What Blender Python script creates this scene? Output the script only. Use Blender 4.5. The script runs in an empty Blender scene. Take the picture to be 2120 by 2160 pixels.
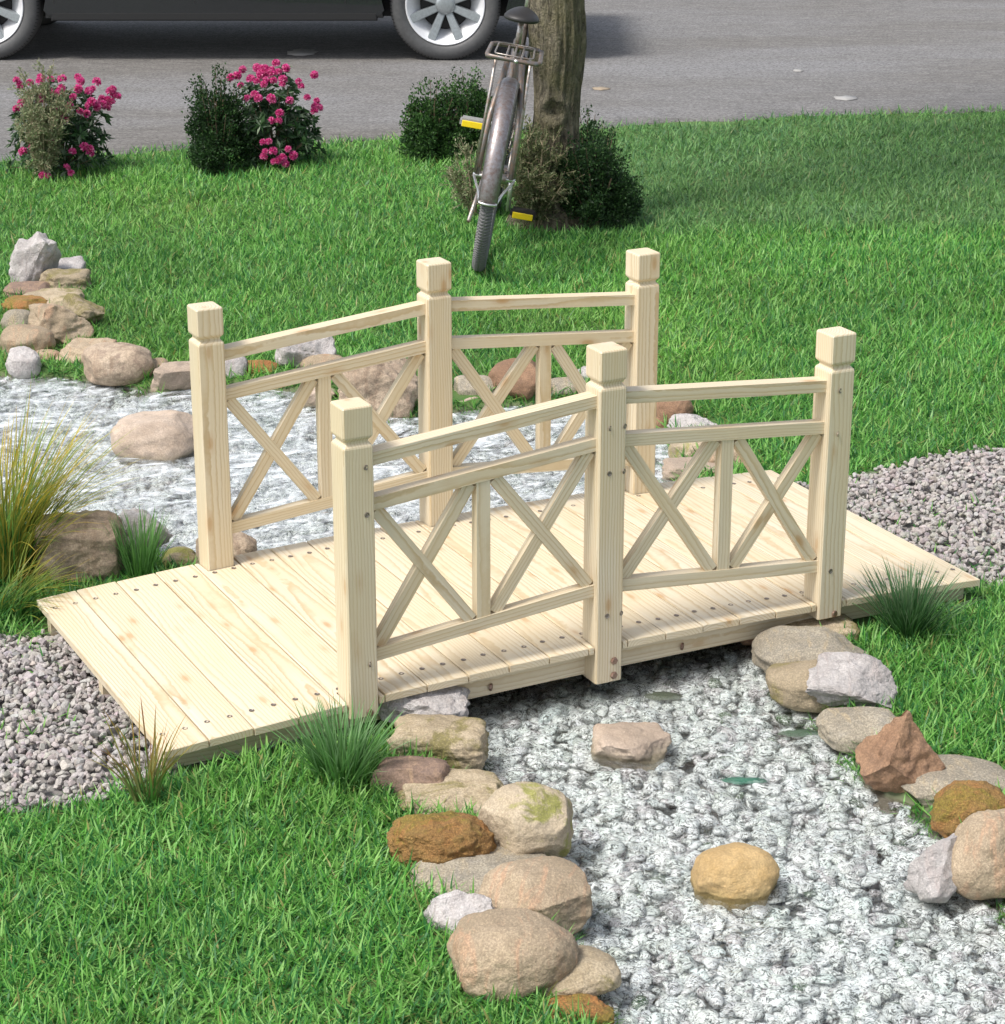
import bpy, bmesh, math, random
import numpy as np
from mathutils import Vector, Matrix
S = bpy.context.scene
COL = S.collection
rng = np.random.default_rng(7)
random.seed(7)
R = math.radians

# ------------------------------------------------------------------ camera
PW, PH = 2120.0, 2160.0
CAM = np.array([-2.4330, -4.6912, 2.2068])
YAW, PITCH, FPX = R(27.1042), R(-20.1025), 4765.03
FW = np.array([math.cos(PITCH)*math.sin(YAW), math.cos(PITCH)*math.cos(YAW), math.sin(PITCH)])
RT = np.array([math.cos(YAW), -math.sin(YAW), 0.0])
UP = np.cross(RT, FW)
def ray(px, py): return RT*((px-PW/2)/FPX) + UP*((PH/2-py)/FPX) + FW
def at(px, py, z=0.0):
    d = ray(px, py); return CAM + d*((z-CAM[2])/d[2])
def ppm(p): return FPX/float(np.dot(np.asarray(p)-CAM, FW))
def topix(P):
    q = P-CAM; d = q@FW
    return PW/2+FPX*(q@RT)/d, PH/2-FPX*(q@UP)/d, d
cam = bpy.data.cameras.new('camera'); co = bpy.data.objects.new('camera', cam); COL.objects.link(co)
m = Matrix(((RT[0], UP[0], -FW[0], CAM[0]), (RT[1], UP[1], -FW[1], CAM[1]), (RT[2], UP[2], -FW[2], CAM[2]), (0, 0, 0, 1)))
co.matrix_world = m
cam.sensor_fit = 'VERTICAL'; cam.sensor_height = 36; cam.lens = 36*FPX/PH
cam.clip_start = 0.05; cam.clip_end = 500
S.camera = co

# ------------------------------------------------------------------ light
w = bpy.data.worlds.new('World'); S.world = w; w.use_nodes = True
nt = w.node_tree; bg = nt.nodes['Background']
sky = nt.nodes.new('ShaderNodeTexSky'); sky.sky_type = 'NISHITA'; sky.sun_disc = False
EL, AZ = R(57), R(-99)          # azimuth measured clockwise from +Y
sky.sun_elevation = EL; sky.sun_rotation = AZ % (2*math.pi); sky.air_density = 1.0; sky.dust_density = 2.5; sky.ozone_density = 1.0
hs = nt.nodes.new('ShaderNodeHueSaturation'); hs.inputs['Saturation'].default_value = .5
nt.links.new(sky.outputs[0], hs.inputs['Color']); nt.links.new(hs.outputs[0], bg.inputs[0]); bg.inputs[1].default_value = 0.15
sl = bpy.data.lights.new('sun', 'SUN'); sl.energy = 2.7; sl.angle = R(15); sl.color = (1.0, 0.96, 0.90)
so = bpy.data.objects.new('sun', sl); COL.objects.link(so)
ts = Vector((math.sin(AZ)*math.cos(EL), math.cos(AZ)*math.cos(EL), math.sin(EL)))
so.rotation_euler = ts.to_track_quat('Z', 'Y').to_euler(); so.location = ts*20
S.view_settings.view_transform = 'Standard'; S.view_settings.look = 'None'
S.view_settings.exposure = 0.5; S.view_settings.gamma = 1

# ------------------------------------------------------------------ helpers
def link(name, me, mat=None, parent=None):
    o = bpy.data.objects.new(name, me); COL.objects.link(o)
    if mat is not None: me.materials.append(mat)
    if parent is not None: o.parent = parent
    return o
def tag(o, label=None, cat=None, group=None, kind=None):
    if label: o['label'] = label
    if cat: o['category'] = cat
    if group: o['group'] = group
    if kind: o['kind'] = kind
    return o
def empty(name, loc, rot=(0, 0, 0), label=None, cat=None, group=None):
    o = bpy.data.objects.new(name, None); COL.objects.link(o); o.location = loc; o.rotation_euler = rot
    o.empty_display_size = .1
    return tag(o, label, cat, group)
def npmesh(name, V, F, col=None, smooth=False, gco=None):
    """V (n,3); F (m,3|4) int array or list of such arrays"""
    Fs = F if isinstance(F, list) else [F]
    me = bpy.data.meshes.new(name)
    V = np.ascontiguousarray(V, dtype=np.float32)
    me.vertices.add(len(V)); me.vertices.foreach_set('co', V.ravel())
    idx = np.concatenate([f.ravel() for f in Fs]).astype(np.int32)
    cnt = np.concatenate([np.full(len(f), f.shape[1], np.int32) for f in Fs])
    me.loops.add(len(idx)); me.loops.foreach_set('vertex_index', idx)
    me.polygons.add(len(cnt))
    st = np.concatenate([[0], np.cumsum(cnt)[:-1]]).astype(np.int32)
    me.polygons.foreach_set('loop_start', st)
    me.polygons.foreach_set('use_smooth', np.full(len(cnt), bool(smooth)))
    if col is not None:
        a = me.attributes.new('col', 'FLOAT_COLOR', 'POINT')
        c = np.ones((len(V), 4), np.float32); c[:, :3] = col; a.data.foreach_set('color', c.ravel())
    if gco is not None:
        a = me.attributes.new('gco', 'FLOAT_VECTOR', 'POINT'); a.data.foreach_set('vector', np.ascontiguousarray(gco, np.float32).ravel())
    me.update(calc_edges=True); me.validate()
    return me
def bmmesh(name, bm, smooth=False):
    bmesh.ops.recalc_face_normals(bm, faces=bm.faces[:])
    me = bpy.data.meshes.new(name); bm.to_mesh(me); bm.free()
    if smooth:
        for p in me.polygons: p.use_smooth = True
    return me
_h = rng.random((64, 64, 64)).astype(np.float32)
def vnoise(P):
    P = np.asarray(P); i = np.floor(P).astype(int); f = P-i; f = f*f*(3-2*f); i &= 63; j = (i+1) & 63
    def g(a, b, c): return _h[a, b, c]
    x0, y0, z0 = i.T; x1, y1, z1 = j.T; fx, fy, fz = f.T
    return ((g(x0,y0,z0)*(1-fx)+g(x1,y0,z0)*fx)*(1-fy)+(g(x0,y1,z0)*(1-fx)+g(x1,y1,z0)*fx)*fy)*(1-fz) + \
           ((g(x0,y0,z1)*(1-fx)+g(x1,y0,z1)*fx)*(1-fy)+(g(x0,y1,z1)*(1-fx)+g(x1,y1,z1)*fx)*fy)*fz
def n2(x, y, s, o=0.0): return vnoise(np.stack([x*s+o, y*s+o*1.7, np.full_like(x, o+.5)], 1))
def inpoly(x, y, poly):
    ins = np.zeros(len(x), bool); n = len(poly)
    for k in range(n):
        x0, y0 = poly[k][:2]; x1, y1 = poly[(k+1) % n][:2]
        c = ((y0 > y) != (y1 > y)) & (x < (x1-x0)*(y-y0)/(y1-y0+1e-12)+x0); ins ^= c
    return ins
def polydist(x, y, poly):
    d = np.full(len(x), 1e9); n = len(poly)
    for k in range(n):
        a = np.array(poly[k][:2]); b = np.array(poly[(k+1) % n][:2]); ab = b-a
        t = np.clip(((x-a[0])*ab[0]+(y-a[1])*ab[1])/(ab@ab+1e-12), 0, 1)
        d = np.minimum(d, np.hypot(x-a[0]-t*ab[0], y-a[1]-t*ab[1]))
    return d
def ico(sub):
    bm = bmesh.new(); bmesh.ops.create_icosphere(bm, subdivisions=sub, radius=1)
    V = np.array([v.co[:] for v in bm.verts]); F = np.array([[v.index for v in f.verts] for f in bm.faces]); bm.free()
    return V, F
ICO = {k: ico(k) for k in (1, 2, 3, 4, 5, 6)}

# materials -----------------------------------------------------------
class MT:
    def __init__(s, name):
        s.m = bpy.data.materials.new(name); s.m.use_nodes = True; s.t = s.m.node_tree; s.b = s.t.nodes['Principled BSDF']; s.out = s.t.nodes['Material Output']
    def n(s, typ, **kw):
        x = s.t.nodes.new('ShaderNode'+typ)
        for k, v in kw.items(): setattr(x, k, v)
        return x
    def l(s, a, b): s.t.links.new(a, b)
    def set(s, node, **kw):
        for k, v in kw.items():
            i = node.inputs[k.replace('_', ' ')]
            if hasattr(v, 'is_output'): s.l(v, i)
            else: i.default_value = v
        return node
    def noise(s, vec, scale, detail=4, rough=.55, dist=0, color=False):
        x = s.n('TexNoise'); s.set(x, Scale=scale, Detail=detail, Roughness=rough, Distortion=dist)
        if vec is not None: s.l(vec, x.inputs['Vector'])
        return x.outputs['Color' if color else 'Fac']
    def ramp(s, fac, stops, interp='LINEAR'):
        x = s.n('ValToRGB'); r = x.color_ramp; r.interpolation = interp
        while len(r.elements) < len(stops): r.elements.new(.5)
        for e, (p, c) in zip(r.elements, stops):
            e.position = p; e.color = (c, c, c, 1) if isinstance(c, (int, float)) else (*c, 1)
        s.l(fac, x.inputs[0]); return x.outputs[0]
    def mix(s, fac, a, b, mode='MIX'):
        x = s.n('Mix', data_type='RGBA', blend_type=mode)
        for i, v in ((0, fac), (6, a), (7, b)):
            if hasattr(v, 'is_output'): s.l(v, x.inputs[i])
            else: x.inputs[i].default_value = v if i == 0 else (*v, 1)
        return x.outputs[2]
    def math(s, op, a, b=0.0, c=0.0):
        x = s.n('Math', operation=op)
        for i, v in enumerate((a, b, c)):
            if hasattr(v, 'is_output'): s.l(v, x.inputs[i])
            else: x.inputs[i].default_value = v
        return x.outputs[0]
    def vmul(s, v, sc):
        x = s.n('Mapping'); x.inputs['Scale'].default_value = sc; s.l(v, x.inputs['Vector']); return x.outputs[0]
    def objco(s):
        tc = s.n('TexCoord').outputs['Object']; r = s.n('ObjectInfo').outputs['Random']
        a = s.n('VectorMath', operation='ADD'); s.l(tc, a.inputs[0])
        cx = s.n('CombineXYZ'); k = s.math('MULTIPLY', r, 37.0)
        for i in range(3): s.l(k, cx.inputs[i])
        s.l(cx.outputs[0], a.inputs[1]); return a.outputs[0]
    def bump(s, h, strength=.3, dist=.01, normal=None):
        x = s.n('Bump'); s.set(x, Strength=strength, Distance=dist); s.l(h, x.inputs['Height'])
        if normal is not None: s.l(normal, x.inputs['Normal'])
        return x.outputs[0]
    def fin(s, color=None, rough=.6, normal=None, **kw):
        if color is not None:
            if hasattr(color, 'is_output'): s.l(color, s.b.inputs['Base Color'])
            else: s.b.inputs['Base Color'].default_value = (*color, 1)
        s.set(s.b, Roughness=rough, **kw)
        if normal is not None: s.l(normal, s.b.inputs['Normal'])
        return s.m

def wood():
    M = MT('pale_pine_wood')
    g = M.n('Attribute', attribute_name='gco').outputs['Vector']
    wob = M.noise(M.vmul(g, (2.2, 14, 14)), 1.0, 2, .5, 0, True)
    wv = M.n('VectorMath', operation='MULTIPLY_ADD'); M.l(wob, wv.inputs[0]); wv.inputs[1].default_value = (0, .022, .022); M.l(g, wv.inputs[2])
    wav = M.n('TexWave', wave_type='RINGS', rings_direction='X', wave_profile='SAW')
    M.set(wav, Scale=44.0, Distortion=1.2, Detail=2.0); wav.inputs['Detail Scale'].default_value = 1.2
    M.l(wv.outputs[0], wav.inputs['Vector'])
    ring = M.ramp(wav.outputs['Fac'], [(0, 0.0), (.55, .12), (.9, 1.0), (1, .25)])
    fine = M.noise(M.vmul(g, (5, 420, 420)), 1.0, 2, .6)
    big = M.noise(M.vmul(g, (3, 12, 12)), 1.0, 3, .5)
    c = M.mix(ring, (.67, .607, .48), (.45, .34, .20))
    c = M.mix(M.ramp(big, [(.35, 0.0), (.75, .55)]), c, (.66, .51, .295))
    c = M.mix(M.ramp(fine, [(.35, .0), (.75, .42)]), c, (.54, .40, .21))
    v = M.n('TexVoronoi', feature='F1'); v.inputs['Scale'].default_value = 1.0
    M.l(M.vmul(g, (8, 22, 22)), v.inputs['Vector'])
    sel = M.math('GREATER_THAN', M.n('SeparateColor').outputs[0], .5)
    sc = M.t.nodes[-1]
    sep = [x for x in M.t.nodes if x.type == 'SEPARATE_COLOR'][-1]; M.l(v.outputs['Color'], sep.inputs[0])
    kn = M.ramp(v.outputs['Distance'], [(0.03, 1.0), (.13, .75), (.17, .35), (.34, 0.0)])
    kn = M.math('MULTIPLY', kn, sel)
    c = M.mix(M.math('MULTIPLY', kn, .75), c, (.42, .22, .07))
    # a random tint per piece of timber
    pt = M.n('Attribute', attribute_name='tint').outputs['Fac']
    c = M.mix(M.math('MULTIPLY', pt, .30), c, (.70, .60, .42))
    h = M.math('ADD', M.math('MULTIPLY', ring, -.5), M.math('MULTIPLY', fine, .5))
    return M.fin(c, .52, M.bump(h, .22, .0012))
WOOD = wood()
def metal(name, c, rough=.4, rust=None, met=.9):
    M = MT(name); v = M.objco(); n = M.noise(v, 60, 5, .65)
    col = M.mix(M.ramp(n, [(.4, 0.0), (.7, 1.0)]), c, rust if rust else tuple(x*.75 for x in c))
    return M.fin(col, M.ramp(n, [(.3, rough), (.8, min(1, rough+.3))]), M.bump(n, .15, .001), Metallic=met)
SCREW = metal('weathered_screw_steel', (.34, .29, .25), .4)
BOLT = metal('rusty_bolt_steel', (.36, .25, .20), .45, (.22, .12, .08))

def rockmat(name, c1, c2, c3, speck=.35, moss=None, mossamt=.55, bump=.6, crack=0.0, streak=None):
    M = MT(name); v = M.objco()
    a = M.noise(v, 9, 6, .62, .6); b = M.noise(v, 34, 6, .7); s = M.noise(v, 240, 3, .7)
    c = M.mix(M.ramp(a, [(.32, 0.0), (.66, 1.0)]), c1, c2)
    c = M.mix(M.ramp(b, [(.46, 0.0), (.68, .9)]), c, c3)
    big = M.noise(v, 3.2, 3, .6, .5); c = M.mix(M.ramp(big, [(.44, 0.0), (.58, .65)]), c, tuple(x*.58 for x in c1))
    if streak:
        st = M.noise(M.vmul(v, (30, 9, 6)), 1.0, 4, .6, 1.2)
        c = M.mix(M.ramp(st, [(.52, 0.0), (.66, .75)]), c, streak)
    if moss:
        mo = M.noise(v, 8, 6, .72, .8)
        c = M.mix(M.ramp(mo, [(mossamt-.05, 0.0), (mossamt+.035, .9)]), c, moss)
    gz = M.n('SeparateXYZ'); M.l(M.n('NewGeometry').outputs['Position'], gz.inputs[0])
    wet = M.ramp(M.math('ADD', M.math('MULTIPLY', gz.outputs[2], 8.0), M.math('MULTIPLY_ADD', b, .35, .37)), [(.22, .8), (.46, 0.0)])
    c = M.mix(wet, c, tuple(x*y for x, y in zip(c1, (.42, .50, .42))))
    c = M.mix(M.ramp(s, [(.42, speck), (.56, 0.0)]), c, tuple(x*.42 for x in c1))
    c = M.mix(M.ramp(s, [(.56, 0.0), (.72, speck)]), c, tuple(min(.85, x*1.5) for x in c1))
    h = M.math('ADD', M.math('MULTIPLY', b, 1.0), M.math('MULTIPLY', s, .3))
    nrm = M.bump(h, bump, .012)
    if crack:
        vo = M.n('TexVoronoi', feature='DISTANCE_TO_EDGE'); vo.inputs['Scale'].default_value = 11
        wn = M.noise(v, 12, 4, .6, 0, True); av = M.n('VectorMath', operation='MULTIPLY_ADD'); M.l(wn, av.inputs[0]); av.inputs[1].default_value = (.16, .16, .16); M.l(v, av.inputs[2])
        M.l(av.outputs[0], vo.inputs['Vector'])
        k = M.ramp(vo.outputs['Distance'], [(0, 0.0), (.05, 1.0)])
        c = M.mix(M.math('MULTIPLY', M.math('SUBTRACT', 1.0, k), crack), c, tuple(x*.45 for x in c1))
        nrm = M.bump(k, .35*crack, .006, nrm)
    return M.fin(c, .82, nrm)
RM = dict(
 grey=rockmat('pale_grey_limestone', (.55, .51, .49), (.66, .625, .60), (.40, .36, .345), .3, bump=1.0, crack=.45, streak=(.44, .38, .355)),
 greypink=rockmat('pinkish_pale_stone', (.52, .40, .30), (.57, .465, .38), (.40, .33, .27), .3, crack=.25),
 tan=rockmat('tan_sandstone', (.42, .325, .215), (.50, .395, .28), (.33, .25, .165), .46, streak=(.48, .29, .18)),
 tanmoss=rockmat('mossy_tan_sandstone', (.43, .345, .225), (.52, .425, .30), (.33, .255, .155), .46, (.19, .165, .045), .55),
 lime=rockmat('lime_mossed_sandstone', (.47, .38, .26), (.54, .45, .33), (.40, .32, .22), .38, (.25, .26, .04), .575),
 greytan=rockmat('grey_tan_speckled_stone', (.37, .32, .24), (.45, .40, .31), (.29, .27, .235), .62, streak=(.44, .35, .22)),
 brown=rockmat('red_brown_stone', (.29, .165, .095), (.38, .235, .14), (.21, .13, .085), .4),
 orange=rockmat('orange_porous_stone', (.42, .25, .08), (.45, .16, .045), (.28, .20, .05), .55, (.25, .20, .03), .545, bump=1.4),
 dark=rockmat('dark_brown_slab_stone', (.24, .16, .12), (.34, .23, .16), (.17, .12, .10), .4, streak=(.40, .27, .17)),
 mottle=rockmat('mottled_brown_boulder', (.47, .355, .25), (.56, .45, .335), (.20, .14, .11), .4, crack=.35, streak=(.27, .19, .13)),
 ochre=rockmat('ochre_yellow_stone', (.56, .38, .17), (.62, .44, .22), (.48, .31, .12), .28),
 bark=None)

def leafmat(name, rough=.5, trans=.35, tint=(1, 1, 1)):
    M = MT(name); c = M.n('Attribute', attribute_name='col').outputs['Color']
    if tint != (1, 1, 1): c = M.mix(1.0, c, tint, 'MULTIPLY')
    M.fin(c, rough); M.b.inputs['Specular IOR Level'].default_value = .35
    tr = M.n('BsdfTranslucent'); M.l(c, tr.inputs[0])
    mx = M.n('MixShader'); mx.inputs[0].default_value = trans
    M.l(M.b.outputs[0], mx.inputs[1]); M.l(tr.outputs[0], mx.inputs[2]); M.l(mx.outputs[0], M.out.inputs[0])
    return M.m
LEAF = leafmat('green_leaves'); GRASS = leafmat('lawn_blades', .45, .35); PETAL = leafmat('pink_petals', .5, .4)
STEM = MT('brown_stems').fin((.16, .11, .07), .8)
PALESTEM = MT('pale_brown_stems').fin((.34, .27, .18), .8)

# ------------------------------------------------------------------ outlines on the ground, read from the photograph
def poly(pts, z=0.0): return [at(x, y, z)[:2] for x, y in pts]
STREAM = poly([(-420, 745), (-60, 775), (60, 785), (190, 790), (330, 815), (480, 800), (640, 815), (720, 860), (860, 870), (1000, 850), (1090, 842),
   (1200, 838), (1380, 880), (1420, 940), (1420, 1010), (1500, 1180), (1585, 1345), (1630, 1410), (1710, 1470), (1770, 1560), (1845, 1650),
   (1930, 1685), (2000, 1745), (2070, 1830), (2200, 1960), (2420, 2160), (2420, 2500), (1340, 2500), (1300, 2160), (1265, 2075), (1215, 1985), (1185, 1890),
   (1150, 1810), (1050, 1730), (970, 1650), (920, 1590), (830, 1490), (480, 1195), (390, 1180), (240, 1125), (150, 1100), (40, 1085), (-60, 1075), (-420, 1050)])
GRAVEL_A = poly([(-260, 1330), (20, 1345), (70, 1350), (105, 1328), (300, 1330), (620, 1400), (700, 1500), (645, 1552), (500, 1590), (360, 1622), (285, 1665), (200, 1688), (100, 1705), (-60, 1712), (-330, 1700)])
GRAVEL_B = poly([(1560, 1010), (1640, 1020), (1730, 1020), (1797, 1006), (1892, 980), (1967, 964), (2035, 950), (2100, 944), (2400, 930), (2450, 1230), (2100, 1240), (2062, 1243), (1990, 1225), (1700, 1130)])
ROAD_EDGE = poly([(-2500, 520), (-900, 415), (-300, 362), (30, 338), (200, 328), (330, 318), (460, 312), (700, 302), (840, 295), (1000, 285), (1200, 272), (1340, 264), (1500, 256), (1700, 246), (1900, 240), (2090, 234), (2500, 222), (3500, 200), (5200, 170)])
WATER_Z, BED_Z = -0.029, -0.074

# ------------------------------------------------------------------ setting
def axis(lo, hi, step, far):
    a = np.arange(lo, hi+1e-6, step); k = [step]; 
    out = []; x = hi; s = step
    while x < far: s *= 1.5; x += s; out.append(x)
    inn = []; x = lo; s = step
    while x > -far: s *= 1.5; x -= s; inn.append(x)
    return np.concatenate([inn[::-1], a, out])
def ground():
    xs = axis(-3.2, 4.4, .04, 70); ys = axis(-3.0, 4.2, .04, 70)
    X, Y = np.meshgrid(xs, ys); x = X.ravel(); y = Y.ravel()
    ins = inpoly(x, y, STREAM); d = polydist(x, y, STREAM); sd = np.where(ins, -d, d)
    t = np.clip((0.06-sd)/.14, 0, 1); t = t*t*(3-2*t)
    lump = (n2(x, y, 2.2, 3)-.5)*.03*(np.abs(x) < 5)*(np.abs(y) < 5.0)*np.clip(d/.4, 0, 1)
    ga = inpoly(x, y, GRAVEL_A) | inpoly(x, y, GRAVEL_B)
    z = -.13*t + lump*(1-t)*(~ga) - .012*ga
    under = (np.abs(x) < 1.1) & (np.abs(y) < .5); z = np.where(under & (z > -.005), -.005, z)
    V = np.stack([x, y, z], 1); nx, ny = len(xs), len(ys)
    i = np.arange(nx*ny).reshape(ny, nx)
    F = np.stack([i[:-1, :-1], i[:-1, 1:], i[1:, 1:], i[1:, :-1]], -1).reshape(-1, 4)
    M = MT('soil_and_thatch'); v = M.n('TexCoord').outputs['Object']
    a = M.noise(v, 3, 4, .6); b = M.noise(v, 90, 5, .7)
    c = M.mix(M.ramp(a, [(.35, 0.0), (.65, 1.0)]), (.035, .11, .018), (.08, .17, .035))
    c = M.mix(M.ramp(b, [(.4, 0.0), (.7, .6)]), c, (.13, .13, .05))
    gz = M.n('SeparateXYZ'); M.l(v, gz.inputs[0]); wet = M.ramp(M.math('MULTIPLY_ADD', gz.outputs[2], 8.0, .6), [(.30, 1.0), (.50, 0.0)]); c = M.mix(wet, c, (.16, .14, .11)); gat = M.n('Attribute', attribute_name='col').outputs['Fac']; c = M.mix(gat, c, (.24, .225, .215))
    mat = M.fin(c, .95, M.bump(b, .5, .01))
    o = link('ground', npmesh('ground', V, F, np.stack([ga, ga, ga], 1).astype(np.float32), smooth=True), mat); tag(o, kind='structure')
ground()
def road():
    E = np.array(ROAD_EDGE); pts = []
    for k in range(len(E)-1):
        n = max(2, int(np.linalg.norm(E[k+1]-E[k])/.05)); n = min(n, 120)
        for t in np.linspace(0, 1, n, endpoint=False): pts.append(E[k]*(1-t)+E[k+1]*t)
    pts.append(E[-1]); P = np.array(pts)
    P[:, 1] += (n2(P[:, 0], P[:, 1], 3.5, 2)-.5)*.16 + (n2(P[:, 0], P[:, 1], 14, 9)-.5)*.08
    up = np.array([.455, .89]); n = len(P)
    rows = [np.c_[P-up*.02, np.full(n, -.06)]]+[np.c_[P+up*k, np.full(n, .006)] for k in (0, .5, 2, 6, 14, 60)]
    V = np.concatenate(rows); i = np.arange(len(rows)*n).reshape(len(rows), n)
    F = np.stack([i[:-1, :-1], i[:-1, 1:], i[1:, 1:], i[1:, :-1]], -1).reshape(-1, 4)
    M = MT('worn_grey_asphalt'); tc = M.n('TexCoord').outputs['Object']
    mp = M.n('Mapping'); mp.inputs['Rotation'].default_value = (0, 0, YAW); M.l(tc, mp.inputs['Vector']); v = mp.outputs[0]
    g = M.noise(M.vmul(v, (5, 26, 20)), 1.0, 8, .8); f = M.noise(M.vmul(v, (70, 130, 100)), 1.0, 3, .7)
    lane = M.noise(M.vmul(v, (.28, .9, 1)), 1.0, 4, .55)
    c = M.mix(M.ramp(g, [(.3, 0.0), (.7, 1.0)]), (.10, .092, .084), (.285, .27, .252))
    c = M.mix(M.ramp(lane, [(.42, 0.0), (.66, .65)]), c, (.29, .29, .30))
    c = M.mix(M.ramp(f, [(.42, .75), (.52, 0.0)]), c, (.07, .066, .062))
    c = M.mix(M.ramp(f, [(.60, 0.0), (.74, .5)]), c, (.50, .49, .46))
    o = link('road', npmesh('road', V, F, smooth=True), M.fin(c, .85, M.bump(M.math('ADD', f, g), .8, .012))); tag(o, kind='structure')
road()
def water():
    P = np.array(STREAM); x0, y0 = P.min(0)-.1; x1, y1 = P.max(0)+.1
    x0 = max(x0, -3.3); y0 = max(y0, -3.0); x1 = min(x1, 3.5)
    st = .016; xs = np.arange(x0, x1, st); ys = np.arange(y0, y1, st); X, Y = np.meshgrid(xs, ys); x, y = X.ravel(), Y.ravel()
    ok = inpoly(x, y, STREAM) | (polydist(x, y, STREAM) < .09)
    z = WATER_Z + (n2(x, y, 7, 1)-.5)*.010 + (n2(x, y, 19, 4)-.5)*.006 + (n2(x, y, 40, 8)-.5)*.003
    i = np.arange(len(x)).reshape(len(ys), len(xs)); F = np.stack([i[:-1, :-1], i[:-1, 1:], i[1:, 1:], i[1:, :-1]], -1).reshape(-1, 4)
    F = F[ok[F].all(1)]; used = np.unique(F); mp = np.full(len(x), -1); mp[used] = np.arange(len(used))
    M = MT('clear_rippled_water'); v = M.n('TexCoord').outputs['Object']
    n1 = M.noise(v, 22, 3, .6, 1.2); n3 = M.noise(v, 70, 2, .5, .6)
    nr = M.bump(M.math('ADD', n1, M.math('MULTIPLY', n3, .6)), .34, .02)
    tr = M.n('BsdfRefraction'); tr.inputs[0].default_value = (.985, 1, .995, 1); tr.inputs['IOR'].default_value = 1.33; tr.inputs['Roughness'].default_value = 0.0; M.l(nr, tr.inputs['Normal'])
    gl = M.n('BsdfGlossy'); gl.inputs['Roughness'].default_value = .06; M.l(nr, gl.inputs['Normal'])
    fr = M.n('Fresnel'); fr.inputs[0].default_value = 1.42; M.l(nr, fr.inputs['Normal'])
    mx = M.n('MixShader'); M.l(fr.outputs[0], mx.inputs[0])
    t0 = M.n('BsdfTransparent'); t0.inputs[0].default_value = (.985, 1, .995, 1); tm = M.n('MixShader'); tm.inputs[0].default_value = .18; M.l(t0.outputs[0], tm.inputs[1]); M.l(tr.outputs[0], tm.inputs[2])
    M.l(tm.outputs[0], mx.inputs[1]); M.l(gl.outputs[0], mx.inputs[2])
    # sky highlights above the bridge, painted as pale diffuse streaks
    glint = M.noise(M.vmul(v, (6, 9, 6)), 1.0, 8, .72, 1.6); sp = M.n('SeparateXYZ'); M.l(v, sp.inputs[0])
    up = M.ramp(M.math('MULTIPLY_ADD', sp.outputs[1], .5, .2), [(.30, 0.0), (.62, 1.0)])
    fm = M.math('MULTIPLY', M.ramp(glint, [(.43, 0.0), (.56, .34), (.62, .80), (.70, .9)]), up)
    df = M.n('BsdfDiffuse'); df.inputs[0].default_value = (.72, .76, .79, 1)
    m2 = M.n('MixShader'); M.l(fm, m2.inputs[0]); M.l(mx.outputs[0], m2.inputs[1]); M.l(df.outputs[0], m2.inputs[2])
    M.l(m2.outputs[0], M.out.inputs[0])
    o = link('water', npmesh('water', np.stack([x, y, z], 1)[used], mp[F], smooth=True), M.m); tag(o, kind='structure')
water()

# ------------------------------------------------------------------ scattered stuff
def rotmats(n, flat=1.0):
    a = rng.uniform(0, 2*np.pi, n); t = rng.normal(0, .5*flat, n); u = rng.normal(0, .5*flat, n)
    ca, sa, ct, s_t, cu, su = np.cos(a), np.sin(a), np.cos(t), np.sin(t), np.cos(u), np.sin(u); z = np.zeros(n); o = np.ones(n)
    Rz = np.stack([ca, -sa, z, sa, ca, z, z, z, o], 1).reshape(n, 3, 3)
    Rx = np.stack([o, z, z, z, ct, -s_t, z, s_t, ct], 1).reshape(n, 3, 3)
    Ry = np.stack([cu, z, su, z, o, z, -su, z, cu], 1).reshape(n, 3, 3)
    return Rz@Rx@Ry
def scatter(variants, pos, rot, scale, cols):
    Vs, Fs, Cs = [], [], []; off = 0; pick = rng.integers(0, len(variants), len(pos))
    for k, (V, F) in enumerate(variants):
        s = np.where(pick == k)[0]
        if not len(s): continue
        W = np.einsum('nij,nvj->nvi', rot[s], V[None]*scale[s][:, None, :]) + pos[s][:, None, :]
        Vs.append(W.reshape(-1, 3)); Fs.append((F[None]+(off+np.arange(len(s))*len(V))[:, None, None]).reshape(-1, F.shape[1]))
        Cs.append(np.repeat(cols[s], len(V), 0)); off += len(s)*len(V)
    return np.concatenate(Vs), np.concatenate(Fs), np.concatenate(Cs)
def cutrock(V, planes, dlo, dhi, r):
    V = V.copy()
    for _ in range(planes):
        n = r.normal(size=3); n /= np.linalg.norm(n); d = r.uniform(dlo, dhi); e = V@n-d
        V -= np.clip(e, 0, None)[:, None]*n
    return V
def sample(polyg, dens, grow=0.0):
    P = np.array(polyg); lo, hi = P.min(0)-grow, P.max(0)+grow; n = int((hi-lo).prod()*dens)
    x = rng.uniform(lo[0], hi[0], n); y = rng.uniform(lo[1], hi[1], n); k = inpoly(x, y, polyg)
    if grow: k |= polydist(x, y, polyg) < grow*rng.uniform(.2, 1, n)
    x, y = x[k], y[k]; px, py, d = topix(np.stack([x, y, 0*x], 1)); k = (px > -900) & (px < 3000) & (py < 2700)
    return x[k], y[k]
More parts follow.
